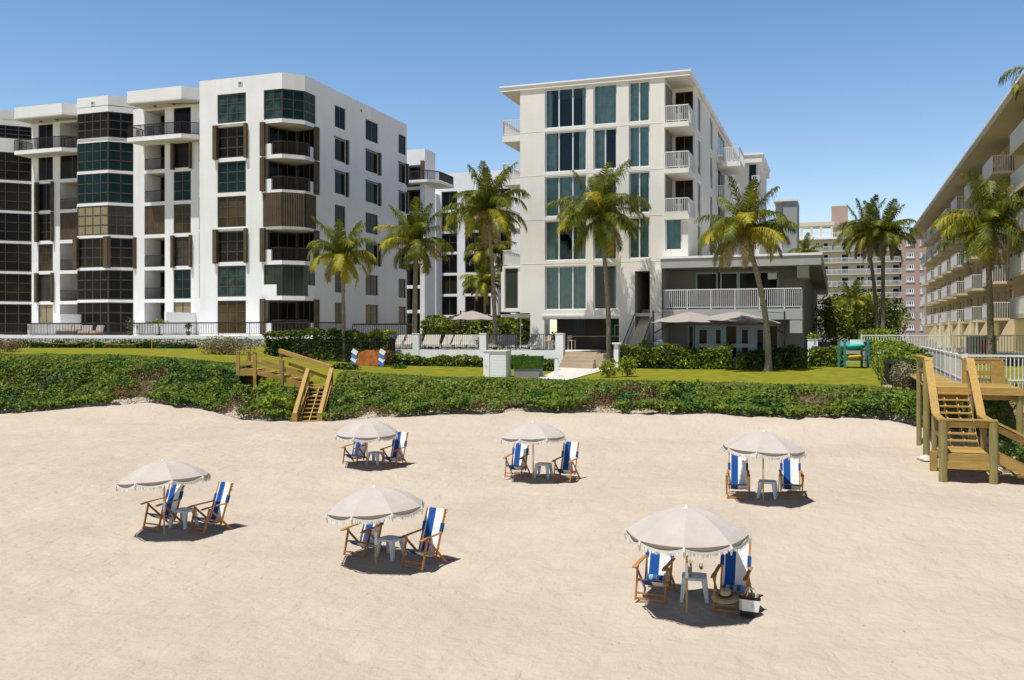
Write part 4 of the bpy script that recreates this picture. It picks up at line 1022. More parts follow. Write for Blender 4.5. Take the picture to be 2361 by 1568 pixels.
    # --- roof
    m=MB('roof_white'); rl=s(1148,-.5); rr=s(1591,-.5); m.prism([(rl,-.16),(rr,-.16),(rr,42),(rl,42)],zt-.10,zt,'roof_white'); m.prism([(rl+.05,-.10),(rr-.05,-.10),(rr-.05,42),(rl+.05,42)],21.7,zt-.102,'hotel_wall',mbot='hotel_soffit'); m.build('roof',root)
    # --- balconies right (rows 1-3) and left (rows 1-4)
    for i in range(3):
        z=rows[i][0]-.25; m=MB('hotel_wall'); x1=s(1588,-.3); m.prism([(sr+.003,-.3),(x1,-.3),(x1,nd-.003),(sr+.003,nd-.003)],z-.32,z,'hotel_wall',mbot='hotel_soffit')
        if i==2: m=MB('hotel_wall'); m.prism([(sr+.003,-.3),(x1,-.3),(x1,nd-.003),(sr+.003,nd-.003)],z-.3,z,'hotel_wall',mbot='hotel_soffit')
        m.build('balcony',root)
        railing([(sr+.05,-.2),(x1-.06,-.2),(x1-.06,nd-.1)],z,1.12,.115,'rail_white',.017,top=.06,posts=1.0).build('railing',root)
        t=thing('balcony_chair','pale chair on the right-hand hotel balcony of the '+('top floor','second floor from the top','third floor from the top')[i],'chair',(*F.world(sr+.8,1.2),z),-TH+R(20),group='chairs on the hotel balconies')
        m=MB('interior_beige'); m.box(-.25,.25,-.25,.25,.4,.45); m.build('seat',t); m=MB('interior_beige'); m.box(-.25,.25,.2,.25,.45,.95); m.build('backrest',t); m=MB('interior_beige')
        for a in(-.25,.21):
            for b in(-.25,.21): m.box(a,a+.04,b,b+.04,0,.4)
        m.build('legs',t)
    for i in range(4):
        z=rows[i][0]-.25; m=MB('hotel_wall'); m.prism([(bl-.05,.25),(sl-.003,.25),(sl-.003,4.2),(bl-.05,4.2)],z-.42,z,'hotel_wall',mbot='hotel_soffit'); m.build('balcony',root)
        railing([(bl,4.1),(bl,.32),(sl-.05,.32)],z,1.12,.12,'rail_white',.017,posts=1.2).build('railing',root)
    m=MB('hotel_wall'); m.box(bl+.6,sl-.003,4.25,9,base+3,21.65); m.build('balcony_end_wall',root)
    # lower left block with one tall window
    za,zb=F.zu(1180,713),F.zu(1180,617); W.box(bl-.1,sl-.004,3.3,3.4,6.0,zb+.2)
    wl=MB('hotel_wall'); wallpath(wl,[(bl-.1,8),(bl-.1,.1),(sl,.1)],F.zu(1180,719),rows[3][0]-.67,[(7.9+s(1161.5)-bl+.12,7.9+s(1196)-bl,za,zb)],.2,'hotel_wall'); wl.prism([(bl-.1,.12),(sl-.01,.12),(sl-.01,8),(bl-.1,8)],F.zu(1180,719)-.0,F.zu(1180,719)+.1,'hotel_wall'); wl.build('side_bay',root)
    glaze(root,(s(1161.5),.1),(s(1196),.1),za,zb,1,1,.12,.07,'frame_white','glass_olive')
    # far balconies on the right side
    for k in range(4):
        z=rows[k][0]-.25; w0_,w1_=15.8,19.5; xo=sR+1.9; m=MB('hotel_wall'); m.prism([(sR+.003,w0_),(sR+.5,w0_-.6),(xo,w0_-.6),(xo,w1_),(sR+.003,w1_)],z-.4,z,'hotel_wall',mbot='hotel_soffit'); m.build('balcony',root)
        railing([(sR+.1,w0_-.5),(xo-.08,w0_-.5),(xo-.08,w1_)],z,1.15,.14,'rail_white',.02,posts=1.2).build('railing',root)
    # far right block of the hotel
    w2=31; x2=s(1752,w2); bw=MB('hotel_wall'); z2=F.z(357,x2,w2)
    kz=[r for r in rows]; hh=[(s(1725,w2)-sR,s(1745,w2)-sR,r[0],r[1]-.2) for r in rows]
    wallpath(bw,[(sR,w2),(x2,w2),(x2,w2+9)],base,z2-.9,hh,.2,'hotel_wall'); bw.prism([(sR,w2-1.2),(x2+.3,w2-1.2),(x2+.3,w2+9),(sR,w2+9)],z2-.9,z2-.2,'hotel_wall'); bw.prism([(sR,w2-1.3),(x2+.4,w2-1.3),(x2+.4,w2+9),(sR,w2+9)],z2-.198,z2,'roof_white'); bw.build('rear_block',root)
    for r in rows:
        glaze(root,(s(1725,w2),w2),(s(1745,w2),w2),r[0],r[1]-.2,1,1,.1,.08,'frame_white','glass_teal')
        m=MB('hotel_wall'); m.box(sR+1.6,x2,w2-1.2,w2-.003,r[0]-.5,r[0]-.2); m.build('balcony',root); railing([(sR+1.6,w2-1.15),(x2,w2-1.15)],r[0]-.2,1.1,.16,'rail_white',.025).build('railing',root)
    # --- ground floor: passage with bar, pier soffits
    g=MB('hotel_wall'); zc=zg+.15; fl=3.55
    g.box(sl-1.5,sr,0.25,14,zc,zc+.2,'hotel_soffit'); g.box(sl-1.4,sr,-.05,14,fl-.3,fl,'concrete')
    g.box(G1[0]+.5,G1[0]+3.9,9.0,9.2,fl,zc,'interior_mid'); g.box(s(1350),s(1350)+3.2,6.5,6.7,fl,zc,'teal_wall'); g.box(G1[1]-.02,G1[1]+.18,.25,7,fl,zc,'interior_mid'); g.box(sl+3,ST0,12,12.2,fl,zc,'interior_dark')
    g.build('ground_floor',root)
    for x0 in (s(1350)+.5,s(1350)+1.7): glaze(root,(x0,6.45),(x0+.7,6.45),fl+.9,fl+1.9,1,1,.0,.09,'frame_white','glass_teal_light')
    t=thing('bar_counter','long dark wooden bar counter inside the hotel passage','counter',(*F.world(s(1335),4.5),fl),-TH)
    m=MB('shutter_brown'); m.box(-1.6,1.8,-.35,.35,0,1.0); m.build('counter_body',t); m=MB('step_stone'); m.box(-1.65,1.85,-.42,.42,1.002,1.06); m.build('counter_top',t)
    rng=np.random.default_rng(6); t=thing('potted_plant','leafy potted plant at the left end of the hotel passage','plant',(*F.world(s(1263),2.0),fl))
    m=MB('white_paint'); m.lathe((0,0,0),[(.001,0),(.2,0),(.26,.45),(.23,.45),(.001,.4)],12); m.build('planter',t); m=MB('leaf_olive'); P,_=ellipsoid_pts(260,rng,(0,0,.95),(.5,.5,.6),.2); scatter(m,P,.09,rng,[('leaf_bright',.5),('leaf_olive',.5)],.3); m.build('foliage',t)
    m=MB('frame_white')
    for x in (s(1245,.5),s(1222,1.0)): pass
    m.box(s(1241,6),s(1241,6)+.07,6,6.07,fl,fl+1.9); m.box(s(1241,6),s(1262,6),6,6.07,fl+1.85,fl+1.92); m.box(s(1262,6)-.07,s(1262,6),6,6.07,fl,fl+1.9); m.build('door_frame',root)
    # --- stair slot walls
    st=MB('interior_beige'); st.box(ST0-.10,ST0-.003,.22,6,base,zs+.1,'interior_beige'); st.box(ST1+.003,ST1+.1,.22,6,base,zs+.1,'interior_mid'); st.box(ST0,ST1,6,6.1,base,zs+.1,'interior_dark'); st.box(ST0,ST1,.22,6,zs+.02,zs+.1,'interior_mid'); st.build('stair_hall',root)
    m=MB('glow_red'); m.box(ST0+.5,ST0+.9,3.5,3.55,zs-.35,zs-.2); m.build('exit_lamp',root)
    t=thing('outdoor_staircase','steep straight stone stairs climbing into the hotel between dark iron handrails','stairs',(*F.world(ST0,0),3.1),-TH,absz=True)
    m=MB('step_stone'); n=19; z0=3.1; z1=6.45; w0_,w1_=-3.6,2.6
    for i in range(n):
        za=z0+(z1-z0)*i/n; m.box(.06,ST1-ST0-.06,w0_+(w1_-w0_)*i/n,w1_,za,z0+(z1-z0)*(i+1)/n-.001)
    # keep only the tread noses
    m.build('steps',t)
    for x in (-.02,ST1-ST0+.02):
        m=MB('black_metal'); m.beam((x,w0_,z0+1.0),(x,-.05,z0+1.0+(z1-z0)*(-w0_/(w1_-w0_))),.05,.05)
        for i in range(14):
            ww=w0_+i*.26; zz=z0+(ww-w0_)*(z1-z0)/(w1_-w0_); m.box(x-.008,x+.008,ww,ww+.014,zz-.1,zz+1.0)
            m.beam((x,ww,zz+.3),(x,ww+.26,zz+.75),.008,.012)
        m.build('handrail',t)
    W.build('wall',root)
    # ================= restaurant pavilion
    t=thing('restaurant_pavilion','low grey two storey pavilion with flat overhanging roof, right of the hotel','building',(F.ox,F.oy,3.1),-TH,absz=True)
    wf0=-1.3; zr=9.77; p0=s(1521,wf0); p1=s(1896,wf0); m=MB('roof_white'); m.prism([(p0,wf0),(p1,wf0),(p1,46),(p0,46)],zr-.14,zr,'roof_white'); m.build('roof',t)
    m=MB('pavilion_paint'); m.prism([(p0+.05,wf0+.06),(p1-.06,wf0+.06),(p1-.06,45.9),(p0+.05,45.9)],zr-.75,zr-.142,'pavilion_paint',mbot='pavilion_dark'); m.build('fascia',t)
    wb=1.6; xL=s(1524,wf0)+.0; xR=s(1851,wf0+.3); zfl=F.z(716,xL,-1); P=MB('pavilion_paint')
    zfl=F.z(712,s(1700,-1),-1); zsl=F.z(737,s(1700,-1),-1)
    # front wall upper / lower
    dU=[(s(1604,wb),s(1655,wb)),(s(1660,wb),s(1702,wb)),(s(1702,wb),s(1750,wb)),(s(1750,wb),s(1795,wb))]
    zu0,zu1=zfl+.05,F.z(627,s(1700,wb),wb)
    gx0,gx1=s(1586,wb),s(1795,wb); zl1=F.z(750,s(1700,wb),wb)
    holes=[(dU[0][0]-xL,dU[-1][1]-xL,zu0,zu1),(gx0-xL,gx1-xL,3.15,zl1)]
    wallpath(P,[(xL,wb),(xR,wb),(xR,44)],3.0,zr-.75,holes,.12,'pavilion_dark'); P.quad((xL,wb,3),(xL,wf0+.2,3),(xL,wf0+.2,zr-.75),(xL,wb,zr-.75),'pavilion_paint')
    P.build('wall',t)
    for a,b in dU: glaze(t,(a,wb),(b,wb),zu0,zu1,1,1,.06,.10,'frame_blue','glass_dark')
    us=[(1586,1600,0),(1602,1640,1),(1640,1672,1),(1672,1700,0),(1700,1735,1),(1735,1770,1),(1770,1795,0)]
    for u0,u1,d in us: glaze(t,(s(u0,wb),wb),(s(u1,wb),wb),3.15,zl1,1,1,.06,.30 if d else .07,'frame_blue','glass_dark',name='door' if d else 'window')
    # balcony slab and railing, side column
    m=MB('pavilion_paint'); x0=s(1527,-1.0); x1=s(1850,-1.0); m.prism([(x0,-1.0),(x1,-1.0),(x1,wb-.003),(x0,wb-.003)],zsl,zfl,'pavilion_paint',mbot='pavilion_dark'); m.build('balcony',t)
    railing([(x0+.1,wb-.1),(x0+.1,-.92),(x1-.08,-.92),(x1-.08,wb-.1)],zfl,1.28,.125,'rail_white',.017,top=.06,posts=1.55).build('railing',t)
    m=MB('pavilion_paint'); m.box(x1-.75,x1-.003,-.98,wb-.01,F.z(768,x1,-1),zsl-.003); m.build('balcony_bracket',t)
    m=MB('pavilion_paint'); m.box(xR-.35,xR+.35,wf0+.4,wb-.003,zr-1.5,zr-.752); m.build('roof_bracket',t)
    m=MB('rail_white'); m.box(s(1771,1.5),s(1771,1.5)+.55,1.2,1.5,zr-1.45,zr-1.05); m.build('wall_lamp',t)
    m=MB('hotel_wall'); m.box(xL-.9,xL-.01,-.4,-.06,3.0,zr-.76,'hotel_wall'); m.build('corner_pier',t)
    # terrace floor
    tag((lambda q:(q.prism([F.world(a,b) for a,b in ((s(1440,-4.5),-4.4),(s(1800,-4.5)+1,-4.4),(s(1800,-4.5)+3,wb),(s(1440,-4.5),wb))],2.7,3.12),q)[1])(MB('path_stone')).build('patio'),kind='structure')
    # ================= grey stair tower farther inland
    G=Frame(X(1790,104),104); t=thing('stair_tower','plain pale grey stair tower with an outside stair rising behind the pavilion roof','building',(G.ox,G.oy,4),-TH,absz=True)
    zt_=G.zu(1820,464); m=MB('tower_grey'); m.box(G.s(1806,0),G.s(1838,0),0,6,4,zt_,'tower_grey'); m.build('tower_wall',t)
    m=MB('hotel_wall'); m.box(G.s(1786,0),G.s(1805,0),1.5,2.5,4,G.zu(1795,462,1.5),'hotel_wall'); m.build('white_fin',t)
    m=MB('roof_white'); m.box(G.s(1783,0),G.s(1839,0),-.2,6,zt_+.003,zt_+.2); m.build('cap',t)
    m=MB('tower_grey'); m.box(G.s(1757,6),G.s(1790,6),6,6.4,4,G.zu(1775,520,6),'pavilion_dark')
    m.build('link_wall',t)
    for k in range(4): glaze(t,(G.s(1761,5.9),5.9),(G.s(1783,5.9),5.9),5.5+k*2.9,7.9+k*2.9,2,1,-.05,.1,'frame_white','glass_teal')
    m=MB('rail_white'); m.beam((G.s(1783,3),1.2,G.zu(1783,528,3)),(G.s(1806,3),1.2,G.zu(1806,578,3)),.1,.12); m.build('stair_rail',t)
    return F
# ---------------------------------------------------------------- cream apartment house on the right
def build_right():
    # facade plane x = 12 + .3486 y ; local frame: s across (outwards is -s), w along the facade
    F=Frame(12+.3486*50,50.0); root=thing('apartment_building','cream yellow apartment house with rows of white box balconies along the right edge','building',(F.ox,F.oy,3.6),-TH,absz=True)
    # in this frame the facade is the plane s=0, running along w
    w0=-9; w1=(126-50)/CT; zt=18.35; W=MB('cream_wall'); fl=[5.85,8.35,10.85,13.35,15.85]; 
    ncell=[]; 
    # balconies: near end columns measured on the photo
    near=[2.6,14.0,24.5,34.2,42.5,50.5,58.5,66.5]; holes=[]
    D=lambda w: w-w0
    ln=4.6
    for q,wn in enumerate([-6.8]+near):
        for z in fl: 
            holes.append((D(wn+.4),D(wn+2.4),z+.02,z+2.1)); holes.append((D(wn+3.1),D(wn+4.1),z+.9,z+2.05))
        holes.append((D(wn+.2),D(wn+3.4),3.65,5.2))
        for z in fl: holes.append((D(wn+6.2),D(wn+7.2),z+1.0,z+2.05))
    path=[(0,w1),(0,w0)]; Ltot=w1-w0; holes=[(Ltot-b,Ltot-a,za,zb) for a,b,za,zb in holes]
    wallpath(W,path,3.3,zt-.3,holes,.18,'cream_wall'); W.box(0.3,12,w0,w1,3.3,zt-.35,'cream_wall')
    W.quad((0,w0,3.3),(.3,w0,3.3),(.3,w0,zt-.3),(0,w0,zt-.3)); W.quad((.3,w1,3.3),(0,w1,3.3),(0,w1,zt-.3),(.3,w1,zt-.3))
    W.build('wall',root)
    m=MB('cream_wall'); m.prism([(-2.1,w0-1),(14,w0-1),(14,w1+1.5),(-2.1,w1+1.5)],zt-.35,zt-.02,'soffit_ochre'); m.prism([(-2.2,w0-1.1),(14.1,w0-1.1),(14.1,w1+1.6),(-2.2,w1+1.6)],zt-.018,zt+.12,'roof_white'); m.build('roof',root)
    for q,wn in enumerate([-6.8]+near):
        far=q>5
        for i,z in enumerate(fl):
            m=MB('balcony_white'); pr=1.35; m.box(-pr,-.003,wn,wn+ln,z-.18,z,'cream_light'); m.build('balcony_slab',root)
            r=MB('rail_white'); h=1.08
            # close-set pickets on the long side, open pickets on the end
            r.box(-pr,-pr+.05,wn,wn+ln,z+h-.06,z+h); r.box(-pr,-pr+.04,wn,wn+ln,z+.06,z+.1)
            n=int(ln/(.13 if not far else .2))
            for k in range(n+1): yy=wn+ln*k/n; r.box(-pr+.005,-pr+.035,yy-.03,yy+.03,z+.0,z+h-.06)
            for yy in (wn,wn+ln-.04):
                r.box(-pr,-.02,yy,yy+.04,z+h-.06,z+h); 
                for k in range(9): xx=-pr+k*pr/9; r.box(xx,xx+.035,yy,yy+.03,z,z+h-.06)
            r.build('railing',root)
            glaze(root,(0,wn+2.4),(0,wn+.4),z+.02,z+2.1,2,1,.12,.07,'frame_white','glass_dark')
            if not far: glaze(root,(0,wn+4.1),(0,wn+3.1),z+.9,z+2.05,1,2,.12,.06,'frame_white','glass_dark'); glaze(root,(0,wn+7.2),(0,wn+6.2),z+1.0,z+2.05,1,2,.12,.06,'frame_white','glass_brown')
        # ground floor: sloping cream fins between dark patios
        m=MB('cream_light'); m.add([(-1.3,wn,3.6),(-.0,wn,3.6),(-.0,wn,5.66),(-.35,wn,5.66),(-1.3,wn+.18,3.6),(-.0,wn+.18,3.6),(-.0,wn+.18,5.66),(-.35,wn+.18,5.66)],[(3,2,1,0),(4,5,6,7),(0,1,5,4),(2,3,7,6),(3,0,4,7)]); m.build('fin',root)
        m=MB('interior_dark'); m.box(.14,.2,wn+.2,wn+3.4,3.6,5.2); m.build('patio_opening',root)
    for wn in (9.5,20.5):
        m=MB('interior_dark'); m.lathe((-.3,wn,zt-1.5),[(.12,0),(.16,.25)],10,'bronze'); m.build('wall_lamp',root)
def build_far():
    Y0=228; F=Frame(X(1840,Y0),Y0); s=F.s
    root=thing('apartment_building','distant cream ten storey slab with long white balconies beyond the twin palms','building',(F.ox,F.oy,4),-TH,absz=True)
    a=s(1800,0); b=s(2075,0); st=2.82; ztop=F.z(584.5+0,s(1950,0),0); ztop=F.z(550,s(1960,0),0)
    W=MB('far_light'); holes=[]; rows=[]
    doors=[(2021,2034),(2058,2074),(1940,1957),(1898,1910)]; wins=[(1974,1993),(1880,1890),(2000,2012)]
    k=0; z=ztop-st
    while z>3.5:
        rows.append(z)
        for u0,u1 in doors: holes.append((s(u0,1.2)-a,s(u1,1.2)-a,z+.1,z+2.1))
        for u0,u1 in wins: holes.append((s(u0,1.2)-a,s(u1,1.2)-a,z+1.2,z+2.2))
        z-=st
    wallpath(W,[(a,1.2),(b,1.2),(b,12)],2,ztop,holes,.3,'far_cream'); W.prism([(a,1.25),(b-.02,1.25),(b-.02,12),(a,12)],ztop-.4,ztop-.2,'far_light'); W.build('wall',root)
    for i,z in enumerate(rows):
        m=MB('far_light'); m.box(a,b+.3,-.3,1.19,z-.25,z,'far_light'); m.build('balcony',root)
        railing([(a,-.25),(b+.2,-.25)],z,1.1,.28,'rail_white',.045,top=.09,posts=4).build('railing',root)
        for j,(u0,u1) in enumerate(doors+wins):
            zz=(z+.1,z+2.1) if j<4 else (z+1.2,z+2.2)
            glaze(root,(s(u0,1.2),1.2),(s(u1,1.2),1.2),*zz,2 if j>3 else 1,1,.2,.12,'frame_white','glass_dark')
    m=MB('roof_white'); m.box(a,b+.5,-.5,12,ztop+.003,ztop+.35,'roof_white'); m.build('roof',root); railing([(a,.2),(b+22,.2)],ztop+.35,1.3,.5,'rail_white',.05,top=.1,posts=4).build('railing',root)
    m=MB('far_light'); m.box(s(1842,2),s(1924,2),2,9,ztop+.36+3.2,ztop+.36+4.1,'far_light')
    for u in (1845,1868,1890,1915): m.box(s(u,2),s(u,2)+.6,2.1,2.7,ztop+.36,ztop+3.56,'far_light')
    m.build('roof_pergola',root)
    m=MB('pink_wall'); m.box(s(1917,6),s(1955,6),6,16,ztop-1,F.z(475,s(1930,6),6),'pink_wall'); m.build('lift_tower',root)
    # pink wing
    Gr=thing('apartment_building','distant pink brick wing with small white windows left of the cream apartment house','building',(F.ox,F.oy,4),-TH,absz=True)
    c=s(2140,-1); W=MB('pink_wall'); holes=[]; wn=[(2090,2107),(2122,2126)]; wr=[z-.1 for z in rows]
    for z in wr:
        for u0,u1 in wn: holes.append((s(u0,-1)-b-.3,s(u1,-1)-b-.3,z+.8,z+2.0))
    zp=F.z(546,s(2100,-1),-1); wallpath(W,[(b+.3,-1),(c+4,-1),(c+4,14)],2,zp,holes,.15,'pink_wall'); W.quad((b+.3,12,2),(b+.3,-1,2),(b+.3,-1,zp),(b+.3,12,zp)); W.prism([(b+.3,-.9),(c+3.9,-.9),(c+3.9,12),(b+.3,12)],zp-.4,zp-.3,'pink_wall'); W.build('wall',Gr)
    m=MB('interior_dark'); m.box(b+.1,c+4.2,-1.2,-.4,zp+.003,zp+.4,'shutter_brown'); m.build('roof_edge',Gr)
    for z in wr:
        for u0,u1 in wn:
            glaze(Gr,(s(u0,-1),-1),(s(u1,-1),-1),z+.8,z+2.0,3 if u0<2100 else 1,1,.06,.22,'frame_white','glass_dark')
            m=MB('rail_white'); m.box(s(u0,-1)-.2,s(u1,-1)+.2,-1.15,-1.003,z+.55,z+.75); m.build('sill',Gr)
# ---------------------------------------------------------------- palms
def palm(label,x,y,z0,zc,lean=(0,0),r=2.9,seed=1,n=26,yellow=.3,dry=.18,tr=.17,group='coconut palms along the lawn',wind=.15,bend=0,fr_seg=34):
    rng=random.Random(seed); t=thing('palm_tree',label,'palm tree',(x,y,z0),group=group); hgt_=zc-z0; n=int(n*1.2)
    pts=[];rs=[]; N=22
    for i in range(N+1):
        f=i/N; g=f*f*(1+bend)-bend*f if bend else f**1.15
        pts.append((-lean[0]*(1-g)+lean[0],0,0) if 0 else (lean[0]*g,lean[1]*g,hgt_*f)); rs.append(tr*(1.55 if i==0 else 1.18 if i==1 else 1.0-.32*f)*(1+.05*(i%2)))
    m=MB('palm_bark'); m.tube(pts,rs,10); 
    for i in range(60): # leaf-scar rings
        f=i/60; g=f**1.15 if not bend else f*f*(1+bend)-bend*f; rr=tr*(1.03-.32*f); m.lathe((lean[0]*g,lean[1]*g,hgt_*f),[(rr,.0),(rr*1.07,.03),(rr,.06)],9)
    m.build('trunk',t)
    cx,cy=lean; top=Vector((cx,cy,hgt_)); L=r*1.04
    cr=MB('frond_green','frond_yellow','frond_dry','frond_stem')
    def frond(az,el,L,mt,droop,narrow=1):
        d=Vector((math.cos(az),math.sin(az),0)); pos=top+d*.1; ang=el; seg=fr_seg; st=L/seg; prev=pos; stem=[pos]; tang=[]
        for k in range(seg):
            f=k/seg; ang-= droop*(.6+1.1*f)/seg; v=d*math.cos(ang)+Vector((0,0,1))*math.sin(ang)+Vector((wind*.5*f,0,0)); v.normalize(); pos=pos+v*st; stem.append(pos); tang.append(v)
        cr.tube(stem[::4]+[stem[-1]],[.030*(1-.8*i/(len(stem[::4]))) for i in range(len(stem[::4])+1)],4,'frond_stem',cap=False)
        side=d.cross(Vector((0,0,1))).normalized()
        for k in range(3,seg):
            f=k/seg; ll=.90*narrow*(math.sin(math.pi*min(1,f*.82+.12))**.6)*L/2.9*(1.0 if f<.9 else .8); v=tang[k-1]
            for h in (0,1):
              p=stem[k].lerp(stem[k-1],.5*h)
              for sg in (-1,1):
                sd=side*sg; up=v.cross(sd)*(1 if sg>0 else -1)
                if up.z<0: up=-up
                dirv=(sd*rng.uniform(.65,.95)+v*rng.uniform(.45,.75)+up*rng.uniform(-.05,.25)).normalized()
                l=ll*rng.uniform(.8,1.1); dr=Vector((0,0,-1)); w=v*.026
                a=p; b=p+dirv*l*.5+dr*l*.10; c=p+dirv*l*.76+dr*l*rng.uniform(.40,.85)
                cr.add([a-w,a+w,b+w,b-w,c],[(0,1,2,3),(3,2,4)],mt)
    for i in range(n):
        f=i/n; az=i*2.39996+rng.uniform(-.25,.25)
        if f<.16: el=R(rng.uniform(68,88)); dp=rng.uniform(.3,.8); l=L*rng.uniform(.95,1.2)
        elif f<.45: el=R(rng.uniform(38,72)); dp=rng.uniform(1.2,2.2); l=L*1.12
        elif f<.72: el=R(rng.uniform(18,46)); dp=rng.uniform(1.3,2.1); l=L*1.0
        else: el=R(rng.uniform(-40,12)); dp=rng.uniform(.8,1.5); l=L*.85
        q=rng.random(); mt='frond_green'
        if f>.35 and q<yellow: mt='frond_yellow'
        if f>.72 and q>1-dry*2.2: mt='frond_dry'
        frond(az,el,l*rng.uniform(.9,1.08),mt,dp,1 if mt!='frond_dry' else .7)
    cr.build('crown',t)
    hb=MB('palm_fibre'); hb.lathe((cx,cy,hgt_-.75),[(tr*.75,0),(tr*1.15,.3),(tr*1.7,.6),(tr*1.5,.85),(.02,1.15)],12)
    for i in range(9): # old leaf bases and husks
        a=rng.uniform(0,6.28); hb.beam((cx+math.cos(a)*tr*.9,cy+math.sin(a)*tr*.9,hgt_-.5),(cx+math.cos(a)*tr*3.0,cy+math.sin(a)*tr*3.0,hgt_+.15),.07,.03)
    for i in range(7):
        a=rng.uniform(0,6.28); q=(cx+math.cos(a)*.32,cy+math.sin(a)*.32,hgt_-.25+rng.uniform(-.15,.15)); hb.lathe(q,[(.005,-.13),(.09,-.08),(.115,0),(.09,.09),(.005,.13)],8,'frond_stem')
    hb.build('crown_base',t)
    return t
def build_palms():
    def P(label,ucrown,vcrown,ubase,Y,**k):
        zc=Z(vcrown,Y); xb=X(ubase,Y); z0=H(xb,Y)-.05; palm(label,xb,Y,z0,zc,lean=(X(ucrown,Y)-xb,k.pop('ly',0)),**k)
    P('slim short palm in front of the side wall of the white apartment block',789,592,794,58,r=2.45,seed=3,tr=.13,n=24,yellow=.45)
    P('straight trunked palm rising behind the first white pillar of the pool wall',959,562,955,66,r=2.9,seed=4,tr=.20,n=28,yellow=.3)
    P('tall palm growing just left of the cream hotel behind the white cabinet',1124,492,1141,60,r=3.0,seed=5,tr=.15,n=30,yellow=.3,bend=.3)
    P('palm in front of the middle window columns of the hotel',1382,505,1403,59.5,r=3.35,seed=6,tr=.17,n=32,yellow=.25,bend=.4)
    P('leaning palm with a bright yellow green crown on the lawn before the pavilion',1716,540,1771,52,r=2.9,seed=8,tr=.18,n=30,yellow=.62,bend=.2)
    P('left trunk of the twin palms beyond the lawn',1996,540,2022,74,r=2.7,seed=9,tr=.17,n=26,yellow=.12,bend=.2)
    P('right trunk of the twin palms beyond the lawn',2036,545,2036,73,r=2.8,seed=10,tr=.18,n=28,yellow=.12)
    P('big palm in front of the cream apartment house behind the white fence',2277,530,2286,56,r=3.3,seed=12,tr=.20,n=32,yellow=.3,dry=.25)
    # shaded palm between the tall palm and the hotel
    Y=74; palm('shaded low palm squeezed between the tall palm and the hotel balconies',X(1145,Y),Y,H(X(1145,Y),Y),Z(585,Y),(X(1128,Y)-X(1145,Y),0),r=2.3,seed=14,n=24,yellow=.15,group='palms behind the pool',tr=.14)
    Y=72; palm('lowest drooping palm beneath the shaded palm left of the hotel',X(1118,Y),Y,H(X(1118,Y),Y),Z(655,Y),(0,0),r=1.9,seed=15,n=20,yellow=.5,group='palms behind the pool',tr=.12)
    Y=50; palm('palm cut by the right edge of the photo high above the cream roof line',X(2460,Y),Y,H(X(2460,Y),Y),Z(185,Y),(-.4,0),r=2.7,seed=17,n=26,yellow=.35,group='coconut palms along the lawn')
    Y=96; palm('small distant palm peeking over the pavilion roof',X(1857,Y),Y,4,Z(585,Y),(0,0),r=1.9,seed=18,n=18,yellow=.1,group='palms behind the pool',tr=.12,fr_seg=22)
    Y=80; palm('squat yellow green palm in the thicket beneath the twin palms',X(1965,Y),Y,3.6,Z(700,Y),(0,0),r=2.0,seed=19,n=26,yellow=.55,group='palms behind the pool',tr=.2,fr_seg=22)
# ---------------------------------------------------------------- bushes and hedges
def bush(label,x,y,z,r,n,size,mix,seed,name='shrub',cat='shrub',group=None,stems=5,trunk=0,up=.35,inner=.35):
    rng=np.random.default_rng(seed); t=thing(name,label,cat,(x,y,z),group=group)
    m=MB('twig'); rr=random.Random(seed)
    for i in range(stems):
        a=rr.uniform(0,6.28); e=(math.cos(a)*r[0]*.55,math.sin(a)*r[1]*.55,trunk+r[2]*rr.uniform(.8,1.5)); m.tube([(0,0,-.1),(e[0]*.3,e[1]*.3,e[2]*.5),e],[.05 if trunk else .022,.03 if trunk else .015,.006],5)
    m.build('stems' if not trunk else 'trunk',t)
    m=MB(mix[0][0]); P,_=ellipsoid_pts(n,rng,(0,0,trunk+r[2]),r,inner); k=P[:,2]>.02
    lump=vnoise(P*1.0+seed,.45*max(r),5); k&=(lump>.28)|(rng.random(len(P))<.35)
    scatter(m,P[k],size,rng,mix,up); m.build('foliage',t); return t
